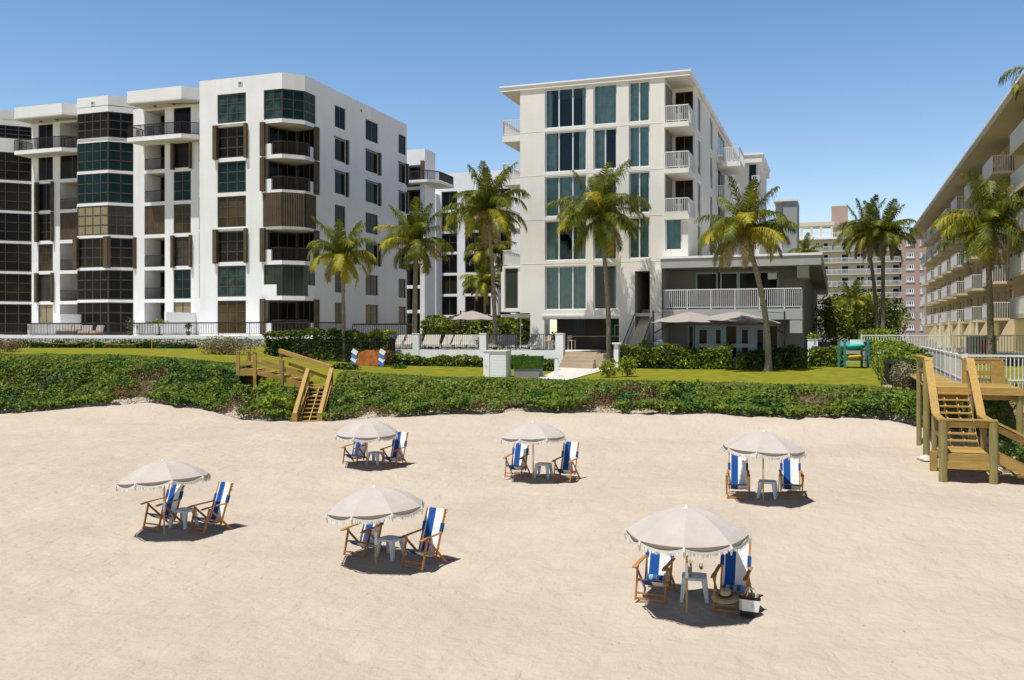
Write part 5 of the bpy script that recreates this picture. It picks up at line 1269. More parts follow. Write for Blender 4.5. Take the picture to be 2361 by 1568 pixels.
def hedge(label,a,b,width,h,size,mix,seed,n,base=None,name='hedge',group=None,lump=.25,side=0):
    rng=np.random.default_rng(seed); L=math.hypot(b[0]-a[0],b[1]-a[1]); ux,uy=(b[0]-a[0])/L,(b[1]-a[1])/L
    mx,my=(a[0]+b[0])/2,(a[1]+b[1])/2; z0=base if base is not None else H(mx,my); t=thing(name,label,'hedge',(mx,my,z0),group=group)
    u=rng.uniform(-L/2,L/2,n); face=rng.random(n); v=rng.uniform(-width/2,width/2,n); zz=rng.uniform(0.02,h,n)
    top=face<.42; fr=(face>=.42)&(face<.85); bk=face>=.85
    zz[top]=h+rng.uniform(-.12,.05,top.sum()); v[fr]=-width/2+rng.uniform(-.05,.12,fr.sum()); v[bk]=width/2
    x=u*ux-v*uy; y=u*uy+v*ux
    P=np.stack([x,y,zz],-1); ln=(vnoise(P+seed,.9,7)-.5)*lump*2+(vnoise(P+seed,.35,8)-.5)*lump
    P[:,2]+=ln*(zz/h); P[:,1]-=np.abs(ln)*.4*fr
    if base is None:
        gz=hgt(P[:,0]+mx,P[:,1]+my)-z0; P[:,2]+=gz
    m=MB(mix[0][0]); scatter(m,P,size,rng,mix,.4)
    m.build('foliage',t)
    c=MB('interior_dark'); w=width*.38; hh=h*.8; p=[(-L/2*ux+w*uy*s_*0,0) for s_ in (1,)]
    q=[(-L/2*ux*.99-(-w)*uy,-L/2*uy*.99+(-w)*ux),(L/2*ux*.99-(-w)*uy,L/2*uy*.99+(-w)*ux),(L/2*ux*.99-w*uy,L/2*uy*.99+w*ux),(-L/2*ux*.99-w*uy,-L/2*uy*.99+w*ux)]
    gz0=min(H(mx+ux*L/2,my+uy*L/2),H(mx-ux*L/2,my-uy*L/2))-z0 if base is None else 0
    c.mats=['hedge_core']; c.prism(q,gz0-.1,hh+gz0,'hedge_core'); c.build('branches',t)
    return t
def build_plants():
    G=[('leaf_dark',.3),('leaf_green',.35),('leaf_olive',.35)]
    A=lambda u,v,Y:(X(u,Y),Y)
    hedge('tall clipped hedge behind the black fence near the left-hand stairs',(X(622,60),60),(X(905,58),58),1.6,1.75,.10,[('leaf_dark',.35),('leaf_olive',.40),('leaf_bright',.25)],21,9000,base=3.05)
    hedge('low hedge in front of the white pool wall, left of the cabinet',(X(900,57.5),57.5),(X(1112,56.5),56.5),.7,.5,.085,[('leaf_olive',.45),('leaf_bright',.3),('leaf_dark',.25)],22,3200)
    hedge('short dark hedge behind the turf-topped box',(X(1160,56),56),(X(1283,54.6),54.6),.8,.6,.085,G,23,2300)
    hedge('long clipped green and yellow hedge in front of the restaurant patio',(X(1432,57.5),57.5),(X(1690,55.5),55.5),1.1,1.2,.095,[('leaf_olive',.40),('leaf_bright',.38),('leaf_dark',.22)],24,6500)
    hedge('shaded continuation of the patio hedge right of the leaning palm',(X(1700,55.4),55.4),(X(1862,54.2),54.2),1.0,1.05,.09,[('leaf_dark',.55),('leaf_olive',.35),('leaf_bright',.1)],25,3600)
    hedge('bright hedge between the white pillar and the kayak rack',(X(1868,56),56),(X(1945,55),55),1.0,1.1,.09,[('leaf_olive',.45),('leaf_bright',.4),('leaf_dark',.15)],26,2400)
    hedge('long bright hedge running inland beside the right lawn',(X(2092,42),42),(X(2012,72),72),2.0,1.35,.095,[('leaf_olive',.4),('leaf_bright',.4),('leaf_dark',.2)],27,13000)
    hedge('thin dark hedge below the rubble wall, left half',(X(-20,68),68),(X(205,67),67),1.2,.38,.09,[('leaf_dark',.6),('leaf_olive',.4)],28,2200)
    hedge('thin dark hedge below the rubble wall, right half',(X(205,67),67),(X(450,66),66),1.2,.34,.09,[('leaf_dark',.6),('leaf_olive',.4)],29,2400)
    hedge('bright bushy hedge at the back of the pool deck',(X(985,74),74),(X(1235,71),71),2.5,2.2,.13,[('leaf_olive',.5),('leaf_bright',.35),('leaf_dark',.15)],30,7000,base=3.6,lump=.5)
    bush('low round dark shrub at the foot of the slim short palm',X(795,53),53,H(X(795,53),53)-.1,(.9,.6,.22),700,.09,G,31)
    bush('bushy shrub beside the low dark shrub, next to the stack of folded chairs',X(918,55),55,H(X(918,55),55)-.1,(.5,.4,.2),300,.08,G,32)
    bush('big dry pale grey bush at the right end of the left lawn',X(520,60),60,H(X(520,60),60)-.1,(2.1,1.2,.68),3000,.07,[('leaf_pale',.7),('leaf_dry',.2),('leaf_olive',.1)],33,up=.2)
    bush('dry brown bush at the left edge of the photo',X(15,62),62,H(X(15,62),62),(1.5,1.0,.45),1300,.07,[('leaf_dry',.6),('leaf_pale',.4)],34,up=.2)
    bush('bare grey bush at the seaward end of the long bright hedge',X(2084,40.4),40.4,H(X(2084,40.4),40.4),(.62,.6,.66),1700,.045,[('leaf_pale',.75),('twig',.25)],35,up=.1,stems=22)
    bush('small yellow green sea grape bush below the left-hand platform',X(640,46.3),46.3,H(X(640,46.3),46.3)-.1,(1.25,.6,.62),900,.12,[('leaf_bright',.5),('leaf_olive',.3),('leaf_green',.2)],36)
    bush('round leaved sea grape sprig higher on the slope under the left-hand platform',X(622,47.8),47.8,H(X(622,47.8),47.8)-.1,(.8,.4,.55),420,.13,[('leaf_bright',.75),('leaf_olive',.25)],37)
    bush('young thin shrub on the lawn beside the stone path',X(1402,50),50,H(X(1402,50),50),(.62,.5,.52),420,.09,[('leaf_bright',.6),('leaf_olive',.4)],38,stems=8)
    bush('second young thin shrub on the lawn, right of the first',X(1447,50.5),50.5,H(X(1447,50.5),50.5),(.6,.5,.6),380,.09,[('leaf_bright',.6),('leaf_olive',.4)],39,stems=8)
    bush('bright croton shrub at the foot of the stone stairs',X(1490,59),59,H(X(1490,59),59)+.2,(.8,.6,.75),600,.10,[('leaf_bright',.6),('leaf_olive',.4)],40)
    bush('dense broad green tree behind the twin palm trunks',X(2025,86),86,3.4,(3.0,2.4,2.4),3800,.15,[('leaf_dark',.35),('leaf_olive',.45),('leaf_bright',.2)],41,name='tree',cat='tree',trunk=.5,group='trees beyond the lawn')
    bush('bushy yellow green tree right beside the dark pavilion wall',X(1925,78),78,3.3,(2.0,1.6,2.1),2600,.14,[('leaf_olive',.45),('leaf_bright',.45),('leaf_dark',.1)],42,name='tree',cat='tree',trunk=.5,group='trees beyond the lawn')
    bush('olive tree left of the twin palm trunks',X(1968,88),88,3.4,(2.9,2.2,2.7),3600,.15,[('leaf_olive',.6),('leaf_dark',.3),('leaf_bright',.1)],43,name='tree',cat='tree',trunk=.6,group='trees beyond the lawn')
    bush('white flowering shrub in front of the side railing of the white block',X(1010,68),68,3.7,(1.0,.8,.8),700,.10,[('leaf_bright',.5),('leaf_olive',.3),('leaf_pale',.2)],44)
    bush('shrub growing on the rubble slope behind the right-hand stair landing',X(2345,29),29,H(X(2345,29),29)-.1,(.8,.7,.5),1000,.07,G,45)
# ---------------------------------------------------------------- timber stairs
def board(m,p0,p1,w,h): m.beam(p0,p1,w,h)
def build_stairs():
    # right-hand stairs, frame: a right along the shore, b inland
    ox,oy=12.53,27.0; F=Frame(ox,oy)
    t=thing('beach_stairs','large timber beach stairs with round posts, landing and handrails on the right','stairs',(ox,oy,0),-TH,absz=True)
    g=lambda a,b:H(*F.world(a,b))-.3
    zl=1.32; zd=3.0; W=1.15; b1=2.0; b2=4.66
    def part(name,fn,mt='deck_wood'):
        m=MB(mt); fn(m); m.build(name,t)
    def lan(m):
        for i in range(13): m.box(-.02,W+.02,.0+i*.155,.0+i*.155+.145,zl-.04,zl)
        m.box(-.04,W+.04,-.045,-.003,zl-.22,zl+.003); m.box(-.06,-.022,-.04,2.02,zl-.24,zl-.05,'deck_wood_y'); m.box(W+.022,W+.06,-.04,2.02,zl-.24,zl-.05,'deck_wood_y')
    part('landing',lan)
    part('landing_beam',lambda m:m.box(.0,W,-.10,-.05,zl-.42,zl-.20))
    n=9
    for i in range(1,n):
        z=zl+(zd-zl)*i/n; b=b1+(b2-b1)*(i-1)/(n-1)
        part('tread',lambda m:(m.box(.03,W-.03,b-.02,b+.13,z-.04,z),m.box(.03,W-.03,b+.14,b+.29,z-.04,z)))
    for a in (.0,W/3,2*W/3,W-.04):
        part('stringer',lambda m:m.beam((a+.02,b1,zl-.12),(a+.02,b2,zd-.26),.04,.22),'deck_wood_y')
    def deck(m):
        i=0; y=b2
        while y<7.9: m.box(-.08,2.75,y,y+.145,zd-.04,zd); y+=.155
        m.box(-.1,2.8,b2-.045,b2-.003,zd-.24,zd+.003); m.box(-.1,2.8,7.92,7.96,zd-.24,zd-.05)
    part('upper_deck',deck)
    def walk(m):
        y=7.97
        while y<20: m.box(-.02,1.25,y,y+.145,zd-.04,zd); y+=.155
    part('boardwalk',walk)
    # posts
    def post(a,b,zt,r=.105): 
        m=MB('post_wood'); z0=g(a,b); m.tube([(a,b,z0),(a,b,zt)],r,14); m.build('post',t)
    post(-.06,-.05,2.26,.12); post(W+.10,-.05,2.26,.12); post(-.12,b2-.1,3.9,.11); post(-.10,b1+.0,2.25,.09); post(W+.12,b1,2.25,.09); post(2.7,b2+.1,2.9,.1); post(W+.1,b2+.05,3.9,.09); post(-.1,7.8,3.9,.09)
    part('stub_post',lambda m:m.box(-.26,-.06,1.65,1.80,g(-.1,1.7),1.18))
    for a in (-.06,W+.06): # handrail caps and mid rails of the upper flight
        part('handrail',lambda m:(m.beam((a,b2,zd+.97),(a,b1+.05,zl+.97),.24,.045),m.beam((a,b1+.06,zl+.965),(a,-.12,zl+.95),.22,.045)),'deck_wood_y')
        part('mid_rail',lambda m:(m.beam((a,b2,zd+.45),(a,b1+.05,zl+.45),.04,.14),m.beam((a,b1+.05,zl+.45),(a,0,zl+.45),.04,.14) if a<0 else None,m.beam((a,b2,zd+.82),(a,b1+.05,zl+.82),.04,.14)),'deck_wood_y')
    part('handrail',lambda m:m.box(-.14,W+.2,-.14,.08,zl+.975,zl+1.02))
    part('cross_rail',lambda m:(m.box(.05,W,-.03,.01,zl+.78,zl+.94)))
    # deck railing: left side inland, back right bench-like rail
    part('handrail',lambda m:m.beam((-.1,b2,zd+.97),(-.1,8.6,zd+.97),.2,.045),'deck_wood_y')
    part('mid_rail',lambda m:(m.beam((-.1,b2,zd+.5),(-.1,8.6,zd+.5),.04,.14),m.beam((-.1,b2,zd+.84),(-.1,8.6,zd+.84),.04,.14)),'deck_wood_y')
    part('handrail',lambda m:(m.box(W+.15,2.72,7.60,7.82,zd+.86,zd+.905),m.box(W+.15,2.6,7.62,7.66,zd+.70,zd+.855)))
    part('mid_rail',lambda m:m.box(W+.2,2.3,7.62,7.66,zd+.28,zd+.46))
    part('rail_post',lambda m:(m.box(2.25,2.68,7.55,7.75,zd,zd+.8)),'deck_wood_y')
    part('rail_post',lambda m:m.box(W+.16,W+.30,7.5,7.64,zd,zd+.86))
    # cross beams below the deck
    part('deck_beam',lambda m:(m.box(-.1,2.75,b2+.3,b2+.35,zd-.42,zd-.06),m.box(-.1,2.75,b2+1.6,b2+1.65,zd-.42,zd-.06)))
    # lower flight to the right
    for i in range(5):
        a=W+.12+.30*i; z=zl-.19*(i+1); part('tread',lambda m:m.box(a,a+.30,.1,1.5,z-.05,z))
    for b in (.02,1.55): part('stringer',lambda m:m.beam((W+.15,b,zl-.05),(W+2.4,b,.15),.05,.26))
    for b in (.0,1.6): part('handrail',lambda m:(m.beam((W+.1,b,zl+.97),(W+2.6,b,zl-.28),.2,.045),m.beam((W+.1,b,zl+.80),(W+2.6,b,zl-.44),.04,.16)))
    for b in (.0,1.6): part('post',lambda m:m.tube([(W+2.5,b,-.2),(W+2.5,b,zl-.3)],.09,12),'post_wood')
    # rocks heaped round the foot
    rng=random.Random(5)
    for i in range(11):
        a,b=((W+.4+rng.uniform(0,1.4),rng.uniform(1.7,3.2)) if i>4 else (-.25+rng.uniform(-.15,.2),rng.uniform(3.2,4.4))); x,y=F.world(a,b); r=rng.uniform(.08,.22)
        o=MB('rock'); bm=[]; o.lathe((0,0,0),[(.01,-r*.5),(r*.8,-r*.3),(r*1.1,.05*r),(r*.7,r*.45),(.01,r*.6)],7)
        o.v=[(p[0]*rng.uniform(.8,1.2),p[1]*rng.uniform(.8,1.2),p[2]*rng.uniform(.85,1.15)) for p in o.v]
        q=o.build('rock'); q.location=(x,y,H(x,y)+r*.2); tag(q,'pale loose rock '+('on the sand left of the right-hand stair posts' if i<=4 else 'in the heap behind the landing of the right-hand stairs'),'rock','rocks left of the right-hand stairs' if i<=4 else 'rocks behind the right-hand landing')
    # left-hand stairs
    ox,oy=-10.54,45.3; t=thing('beach_stairs','timber beach stairs turning down the bluff on the left, with light new handrails','stairs',(ox,oy,0),0,absz=True)
    g=lambda a,b:H(ox+a,oy+b)-.3
    W=1.22; zm=2.12; n=10; bm_=2.9; z0=.28
    for i in range(n):
        z=z0+(zm-z0)*(i+.3)/n; b=.05+bm_*i/n; part('tread',lambda m:m.box(.06,W-.06,b,b+.27,z-.045,z))
    for a in (.03,W/2,W-.03): part('stringer',lambda m:m.beam((a,-.05,z0-.15),(a,bm_,zm-.15),.05,.24),'deck_wood_y')
    for a in (0,W):
        part('handrail',lambda m:m.beam((a,-.05,.90),(a,bm_,zm+.88),.20,.05),'deck_wood_y')
        part('mid_rail',lambda m:m.beam((a,0,.42),(a,bm_,zm+.40),.04,.14),'deck_wood_y')
        part('post',lambda m:m.box(a-.13,a+.13,-.12,-.0,g(a,0),.875),'deck_wood')
        part('post',lambda m:m.box(a-.07,a+.07,bm_-.05,bm_+.09,g(a,bm_),zm+.86),'deck_wood')
    part('landing',lambda m:[m.box(-.02,W+.02,bm_+.05+.155*i,bm_+.195+.155*i,zm-.04,zm) for i in range(8)])
    # upper flight going left to the platform
    zp=2.93; ax=-2.75
    for i in range(4):
        a=-.02-.62*i; z=zm+.17*(i+1); part('tread',lambda m:m.box(a-.60,a,bm_+.1,bm_+1.3,z-.045,z))
    for b in (bm_+.05,bm_+1.35):
        part('stringer',lambda m:m.beam((0,b,zm-.05),(ax,b,zp-.1),.05,.26))
        part('mid_rail',lambda m:m.beam((0,b,zm+.42),(ax,b,zp+.40),.04,.15))
    part('handrail',lambda m:m.beam((.02,bm_+.05,zm+.90),(ax,bm_+.05,zp+.92),.17,.05))
    part('handrail',lambda m:(m.beam((W+.02,bm_+.05,zm+.90),(-1.9,bm_+1.75,zp+.94),.16,.22)))
    part('mid_rail',lambda m:(m.beam((W+.02,bm_+.25,zm+.28),(-1.4,bm_+1.7,zp+.25),.04,.16)))
    part('deck_beam',lambda m:(m.box(ax,0,bm_+.06,bm_+.11,zm-.32,zm-.12),m.box(-1.2,.4,bm_+.02,bm_+.06,zm-.72,zm-.56)))
    # platform
    def pl(m):
        for i in range(14): m.box(ax-.9,ax+.0,bm_+.05+.155*i,bm_+.195+.155*i,zp-.04,zp)
        m.box(ax-.95,ax+.02,bm_-.0,bm_+.045,zp-.32,zp-.02)
    part('platform',pl)
    part('handrail',lambda m:m.box(ax-.95,ax+.08,bm_-.05,bm_+.12,zp+.90,zp+.945)); part('mid_rail',lambda m:m.box(ax-.85,ax,bm_+.01,bm_+.05,zp+.22,zp+.42))
    part('handrail',lambda m:m.beam((ax-.88,bm_,zp+.92),(ax-.88,bm_+2.2,zp+.92),.15,.045),'deck_wood_y')
    for a in (ax-.88,ax): part('post',lambda m:m.box(a-.08,a+.08,bm_-.02,bm_+.12,g(a,bm_),zp+.895))
    part('post',lambda m:m.box(ax-.96,ax-.8,bm_+2.0,bm_+2.14,g(ax,bm_+2),zp+.895))
    part('post',lambda m:m.tube([(-1.30,bm_-.02,g(-1.3,bm_)),(-1.30,bm_-.02,zm+1.28)],.085,12),'post_wood')
    part('post',lambda m:m.box(-1.9,-1.76,bm_+1.7,bm_+1.84,g(-1.9,bm_+1.7),zp+.86))
# ---------------------------------------------------------------- fences, cabinet, loungers and the rest
def build_misc():
    # pool deck and walls
    Yd=lambda x:58.4-.3486*x
    F=Frame(0,58.4); zd=3.66; s=F.s
    xa,xb=s(900),s(1300)
    m=MB('path_stone'); m.prism([F.world(a,b) for a,b in ((xa,.3),(xb,.3),(xb+1,7),(xa-2,16))],zd-.3,zd,'path_stone'); tag(m.build('pool_deck'),kind='structure')
    t=thing('pool_wall','low white wall with three square white pillars in front of the pool deck','wall',(F.ox,F.oy,2.8),-TH,absz=True)
    m=MB('white_paint'); m.box(xa,s(1281),0,.28,2.6,3.74); m.build('low_wall',t)
    for u in (951.7,1106,1281):
        x=s(u); wd=.44 if u<1200 else .5; m=MB('white_paint'); m.box(x,x+wd,-.06,.40,2.6,F.z(769,x,0)-.04); m.box(x-.02,x+wd+.02,-.08,.42,F.z(769,x,0)-.039,F.z(769,x,0)+.02); m.build('pillar',t)
    for i,(ua,ub,lb) in enumerate(((850,951,'black picket fence left of the first white pillar'),(968,1105,'black picket fence between the first two white pillars'),(1123,1280,'black picket fence between the second and third white pillars'))):
        t=thing('picket_fence',lb,'fence',(*F.world(s(ua),.12),3.74),-TH,group='black fences along the pool wall'); L=s(ub)-s(ua)
        m=MB('black_metal'); railing([(0,0),(L,0)],0,1.02,.13,'black_metal',.010,top=.035,base=.08,posts=1.9,mb=m); m.build('pickets',t)
    # loungers behind the fence
    t=thing('sun_lounger','','sun lounger',(0,0,0))
    m=MB('rail_white'); m.box(-.32,.32,-.9,.9,.28,.33); m.build('frame',t)
    for a in(-.3,.25):
        for b in(-.85,.8): m=MB('rail_white'); m.box(a,a+.05,b,b+.05,0,.28); m.build('leg',t)
    m=MB('lounger_white'); m.box(-.31,.31,-.85,.25,.332,.40,'lounger_white'); m.build('seat',t)
    m=MB('lounger_white'); m.beam((0,.22,.36),(0,.72,1.02),.62,.07); m.build('backrest',t)
    loc=[912,935,980,1000,1023,1046,1070,1094,1134,1156,1178,1222]
    ordn=['first','second','third','fourth','fifth','sixth','seventh','eighth','ninth','tenth','eleventh','twelfth']
    for i,u in enumerate(loc):
        w=1.6 if i!=11 else 1.0; x,y=F.world(s(u,w),w); lb='pale sun lounger behind the pool fence, %s from the left'%ordn[i]
        rz=-TH+R(180 if 0 else random.uniform(-14,14)); 
        if i==0: t.location=(x,y,zd); t.rotation_euler=(0,0,rz); tag(t,lb,group='sun loungers on the pool deck'); base=t
        else: copy_thing(base,(x,y,zd),rz,lb)
    # shade umbrellas with side masts
    def shade(label,uc,Yc,zc,r,umast,ztop,tiltx=0,ang=0):
        x=X(uc,Yc); t=thing('shade_umbrella',label,'umbrella',(X(umast,Yc),Yc,H(X(umast,Yc),Yc)),absz=True,group='grey cantilever shade umbrellas'); z0=t.location.z
        dx=x-X(umast,Yc); m=MB('shade_cloth'); N=8; K=[.03,.35,.7,1.0]
        V=[];Fc=[]
        for k in K:
            for i in range(N*3):
                a=2*math.pi*(i/3+.5)/N+ang; f=(i%3)/3; ch=math.cos(math.pi/N)/math.cos((f-.5)*2*math.pi/N) if f else 1
                V.append((dx+r*k*ch*math.cos(a),r*k*ch*math.sin(a),zc+.62*(1-k**1.2)-.04*(f>0)*k+math.tan(R(tiltx))*r*k*math.cos(a)))
        n3=N*3
        for q in range(len(K)-1):
            for i in range(n3): Fc.append((q*n3+i,q*n3+(i+1)%n3,(q+1)*n3+(i+1)%n3,(q+1)*n3+i))
        Fc.append(tuple(range(n3))); m.add(V,Fc); o=m.build('canopy',t); md=o.modifiers.new('thickness','SOLIDIFY'); md.thickness=.02
        m=MB('black_metal'); m.tube([(0,0,z0),(0,0,ztop)],.05,8); m.build('mast',t)
        m=MB('black_metal'); m.tube([(0,0,ztop-.1),(dx*.55,0,zc+.62)],.018,5); m.build('stay',t)
        m=MB('black_metal'); m.tube([(0,0,zc-.7),(dx,0,zc+.55)],.035,6); m.build('arm',t)
        for i in range(N):
            a=2*math.pi*(i+.5)/N+ang; m=MB('black_metal'); m.tube([(dx,0,zc+.5),(dx+r*.97*math.cos(a),r*.97*math.sin(a),zc-.03+math.tan(R(tiltx))*r*math.cos(a)*.97)],.014,4); m.build('rib',t)
    shade('grey shade umbrella with a black mast behind the pool fence',1088,66,Z(737,66),1.9,1062,Z(716,66))
    shade('grey patio shade umbrella tied to a black mast by the stone stairs',1590,57.5,Z(743,57.5),2.45,1506,Z(716,57.5),0,.2)
    shade('grey patio shade umbrella whose mast stands right of the leaning palm',1700,57,Z(742,57),2.65,1809,Z(718,57),-2,.35)
    # patio tables
    Yp=58.6
    for u,lb in ((1545,'patio table set with pale linen at the left end of the restaurant terrace'),(1640,'patio table set with pale linen in the middle of the restaurant terrace'),(1712,'patio table set with pale linen right behind the leaning palm')):
        x=X(u,Yp); t=thing('patio_table',lb,'table',(x,Yp,3.12),-TH,group='tables on the restaurant patio')
        m=MB('lounger_white'); m.lathe((0,0,0),[(.001,1.02),(.75,1.02),(.78,.80),(.76,.8),(.001,.99)],16); m.build('tablecloth',t); m=MB('black_metal'); m.tube([(0,0,0),(0,0,1.0)],.05,8); m.lathe((0,0,0),[(.28,0),(.28,.04),(.001,.05)],12); m.build('pedestal',t)
    x,y=X(1520,60.5),60.5; t=thing('barbecue_grill','steel barbecue grill against the pier at the left end of the patio','grill',(x,y,3.12),-TH)
    m=MB('grill_steel'); m.box(-.42,.42,-.3,.3,.75,.95); m.build('firebox',t); m=MB('grill_steel'); m.lathe((0,0,.95),[(.42,0),(.38,.2),(.2,.32),(.001,.35)],16); m.build('lid',t); m=MB('grill_steel'); m.box(-.38,.38,-.28,.28,.0,.74); m.build('cabinet',t); m=MB('black_metal'); m.tube([(-.25,-.42,1.15),(.25,-.42,1.15)],.02,6); m.build('handle',t)
    # cabinet and turf box
    Yc=50.0; x=X(1141,Yc); z0=H(x,Yc)-.1; t=thing('beach_cabinet','white louvred cabinet standing on the lawn edge behind the bluff planting','cabinet',(x,Yc,z0),-TH)
    h=Z(808,Yc)-z0; w=1.28; m=MB('white_paint'); m.box(-w/2+.35,w/2,-.002,.8,0,h-.05)
    for i in range(9): m.box(-w/2+.38,w/2-.02,-.02-.0,-.003,.05+i*h*.105,.05+i*h*.105+h*.09,'white_paint')
    m.build('front_panel',t); m=MB('white_paint'); m.box(-w/2,-w/2+.34,-.05,.8,0,h-.05); m.build('side_panel',t); m=MB('white_paint'); m.box(-w/2-.03,w/2+.03,-.08,.83,h-.05,h); m.build('lid',t)
    m=MB('logo_grey')
    for q in (((-.50,-.055,h*.52),(-.44,-.055,h*.42)),((-.52,-.055,h*.44),(-.46,-.055,h*.36)),((-.46,-.055,h*.46),(-.42,-.055,h*.40))): m.beam(*q,.012,.02)
    m.build('logo',t)
    x=X(1214,Yc); z0=H(x,Yc)-.1; t=thing('planter_box','turf covered grey box beside the white louvred cabinet','box',(x,Yc,z0),-TH); h=Z(821,Yc)-z0
    m=MB('grey_panel'); m.box(-.70,.70,0,.7,0,h*.55); m.build('front_panel',t); m=MB('turf_top'); m.box(-.74,.74,-.04,.75,h*.45,h,'turf_top'); rng=np.random.default_rng(77); P=np.stack([rng.uniform(-.74,.74,1500),np.where(rng.random(1500)<.5,-.05,rng.uniform(-.04,.7,1500)),rng.uniform(h*.5,h+.02,1500)],-1); V,Fq=leafquads(P,.035,rng,.2,.3); m.addnp(V,Fq,'leaf_green'); m.build('turf_cover',t)
    # thin post beside the path
    x=X(1283,50.5); z0=H(x,50.5)-.1; t=thing('path_bollard','short square white bollard beside the stone path','bollard',(x,50.5,z0)); m=MB('white_paint'); m.box(-.11,.11,-.11,.11,0,Z(823,50.5)-z0-.04); m.build('post',t); m=MB('white_paint'); m.box(-.13,.13,-.13,.13,Z(823,50.5)-z0-.039,Z(823,50.5)-z0); m.build('cap',t)
    # path
    def strip(name,pts,mt,dz):
        m=MB(mt); n=14; rows=[]
        for (l,r) in pts: rows.append([(lerp(l[0],r[0],i/n),lerp(l[1],r[1],i/n)) for i in range(n+1)])
        fine=[]
        for a,b in zip(rows[:-1],rows[1:]):
            for k in range(10): fine.append([(lerp(p[0],q[0],k/10),lerp(p[1],q[1],k/10)) for p,q in zip(a,b)])
        fine.append(rows[-1]); V=[(p[0],p[1],H(p[0],p[1])+dz) for r_ in fine for p in r_]; w=n+1
        m.add(V,[(i*w+j,i*w+j+1,(i+1)*w+j+1,(i+1)*w+j) for i in range(len(fine)-1) for j in range(n)]); tag(m.build(name,smooth=True),kind='structure')
    W_=lambda u,Y:(X(u,Y),Y)
    strip('path',[(W_(1236,48.6),W_(1306,47.2)),(W_(1262,52),W_(1350,51.5)),(W_(1296,57.2),W_(1418,56.6))],'path_stone',.05)
    strip('mulch_edge',[(W_(2044,38.6),W_(2066,38.6)),(W_(2036,42),W_(2056,42)),(W_(2026,48),W_(2038,48)),(W_(2018,54),W_(2026,54))],'mulch',.10)
    # entrance steps
    t=thing('entrance_steps','wide pale stone steps leading from the path up to the hotel passage','steps',(*F.world(s(1302),.2),2.8),-TH,absz=True); L=s(1376)-s(1302)
    for i in range(4): m=MB('entrance_stone'); m.box(0,L,-1.2+.33*i,.6,2.8+.21*i if i else 2.6,2.8+.21*(i+1)-.001); m.build('step',t)
    m=MB('entrance_stone'); m.box(L,L+.5,-.6,.7,2.7,3.55); m.build('side_block',t)
    t=thing('white_gate_pillar','low white pillar and ledge right of the hotel passage','pillar',(*F.world(s(1421,1.5),1.5),2.8),-TH,absz=True); m=MB('white_paint'); m.box(.14,.42,-1.3,-.9,2.6,4.15); m.build('pillar_body',t); m=MB('white_paint'); m.box(.05,.6,-1.4,-.8,4.153,4.23); m.build('cap',t)
    # bar furniture seen in the passage
    for i,u in enumerate((1262,1292,1318)):
        x,y=X(u,64.5),64.5; lb=('bar stool nearest the left pier inside the hotel passage','wooden bar stool in the middle left of the hotel passage','bar stool farthest to the right of the three in the hotel passage')[i]
        if i==0:
            t=thing('bar_stool',lb,'stool',(x,y,3.55),-TH,group='stools in the hotel passage'); st=t; m=MB('rust_wood'); m.box(-.2,.2,-.2,.2,.72,.77,'step_stone'); m.build('seat',t)
            for a in(-.19,.15):
                for b in(-.19,.15): m=MB('rust_wood'); m.box(a,a+.04,b,b+.04,0,.72,'step_stone'); m.build('leg',t)
            m=MB('rust_wood'); m.box(-.2,.2,.17,.2,.77,1.1,'step_stone'); m.build('backrest',t)
        else: copy_thing(st,(x,y,3.55),-TH+R(30*i),lb)
    # stack of folded chairs under an orange board, with blue striped canvas
    Ys=56.5; x=X(862,Ys); z0=H(x,Ys)+.02; t=thing('chair_stack','pile of folded orange wooden beach chairs with blue and white canvas on the lawn','chair stack',(x,Ys,z0),-TH+R(4)); t.scale=(1.22,1.22,1.32)
    rr=random.Random(3)
    for i in range(16):
        a=-.95+i*.105; m=MB('rust_wood'); hh=.68-.10*abs(i-9)/9+rr.uniform(-.03,.03)
        m.beam((a,-.35+rr.uniform(-.05,.05),.02),(a+.22,-.1,hh),.04,.05); m.beam((a,.35,.02),(a+.22,.1,hh),.04,.05); m.beam((a+.2,-.42,hh-.03),(a+.24,.4,hh),.06,.04); m.beam((a+.05,-.42,.1),(a+.25,-.30,hh-.03),.10,.03); m.build('folded_frame',t)
    m=MB('rust_wood'); pr=[(-.84,0),(.46,0),(.52,.62),(.28,.61),(.04,.70),(-.20,.72),(-.42,.66),(-.62,.52),(-.70,.30)]; n8=len(pr)
    m.add([(q[0],-.47+.04*q[1],q[1]) for q in pr]+[(q[0],-.42+.04*q[1],q[1]) for q in pr],[tuple(range(n8)),tuple(range(2*n8-1,n8-1,-1))]+[(i,i+n8,(i+1)%n8+n8,(i+1)%n8) for i in range(n8)]); m.build('side_board',t)
    for a in (-.93,.54):
        for k in range(4):
            m=MB(('towel_blue','canvas_white')[k%2]); m.beam((a+.02*k,-.46,.02+.17*k),(a+.10+.02*k,-.44,.19+.17*k),.30,.07,('towel_blue','canvas_white')[k%2],up=(0,1,0)); m.build('canvas_roll',t)
    # black fence before the tall hedge
    t=thing('picket_fence','thin black fence in front of the tall clipped hedge by the left-hand stairs','fence',(X(700,57),57,3.0)); m=MB('black_metal')
    a=(X(690,57)-t.location.x,0); b=(X(905,56)-t.location.x,-1.2)
    railing([a,b],0,1.35,.17,'black_metal',.011,top=.05,posts=2.4,mb=m); m.build('pickets',t)
    # dark railing of the apartment garden
    t=thing('picket_fence','dark railing beside the side wall of the white apartment block','fence',(X(813,72),72,3.9)); m=MB('rail_brown'); railing([(0,0),(X(950,70)-X(813,72),-2)],0.35,1.3,.16,'rail_brown',.014,top=.14,posts=2.2,mb=m); m.build('pickets',t)
    # stakes with yellow rope on the left lawn
    xs=[(355,63),(568,63.5)]
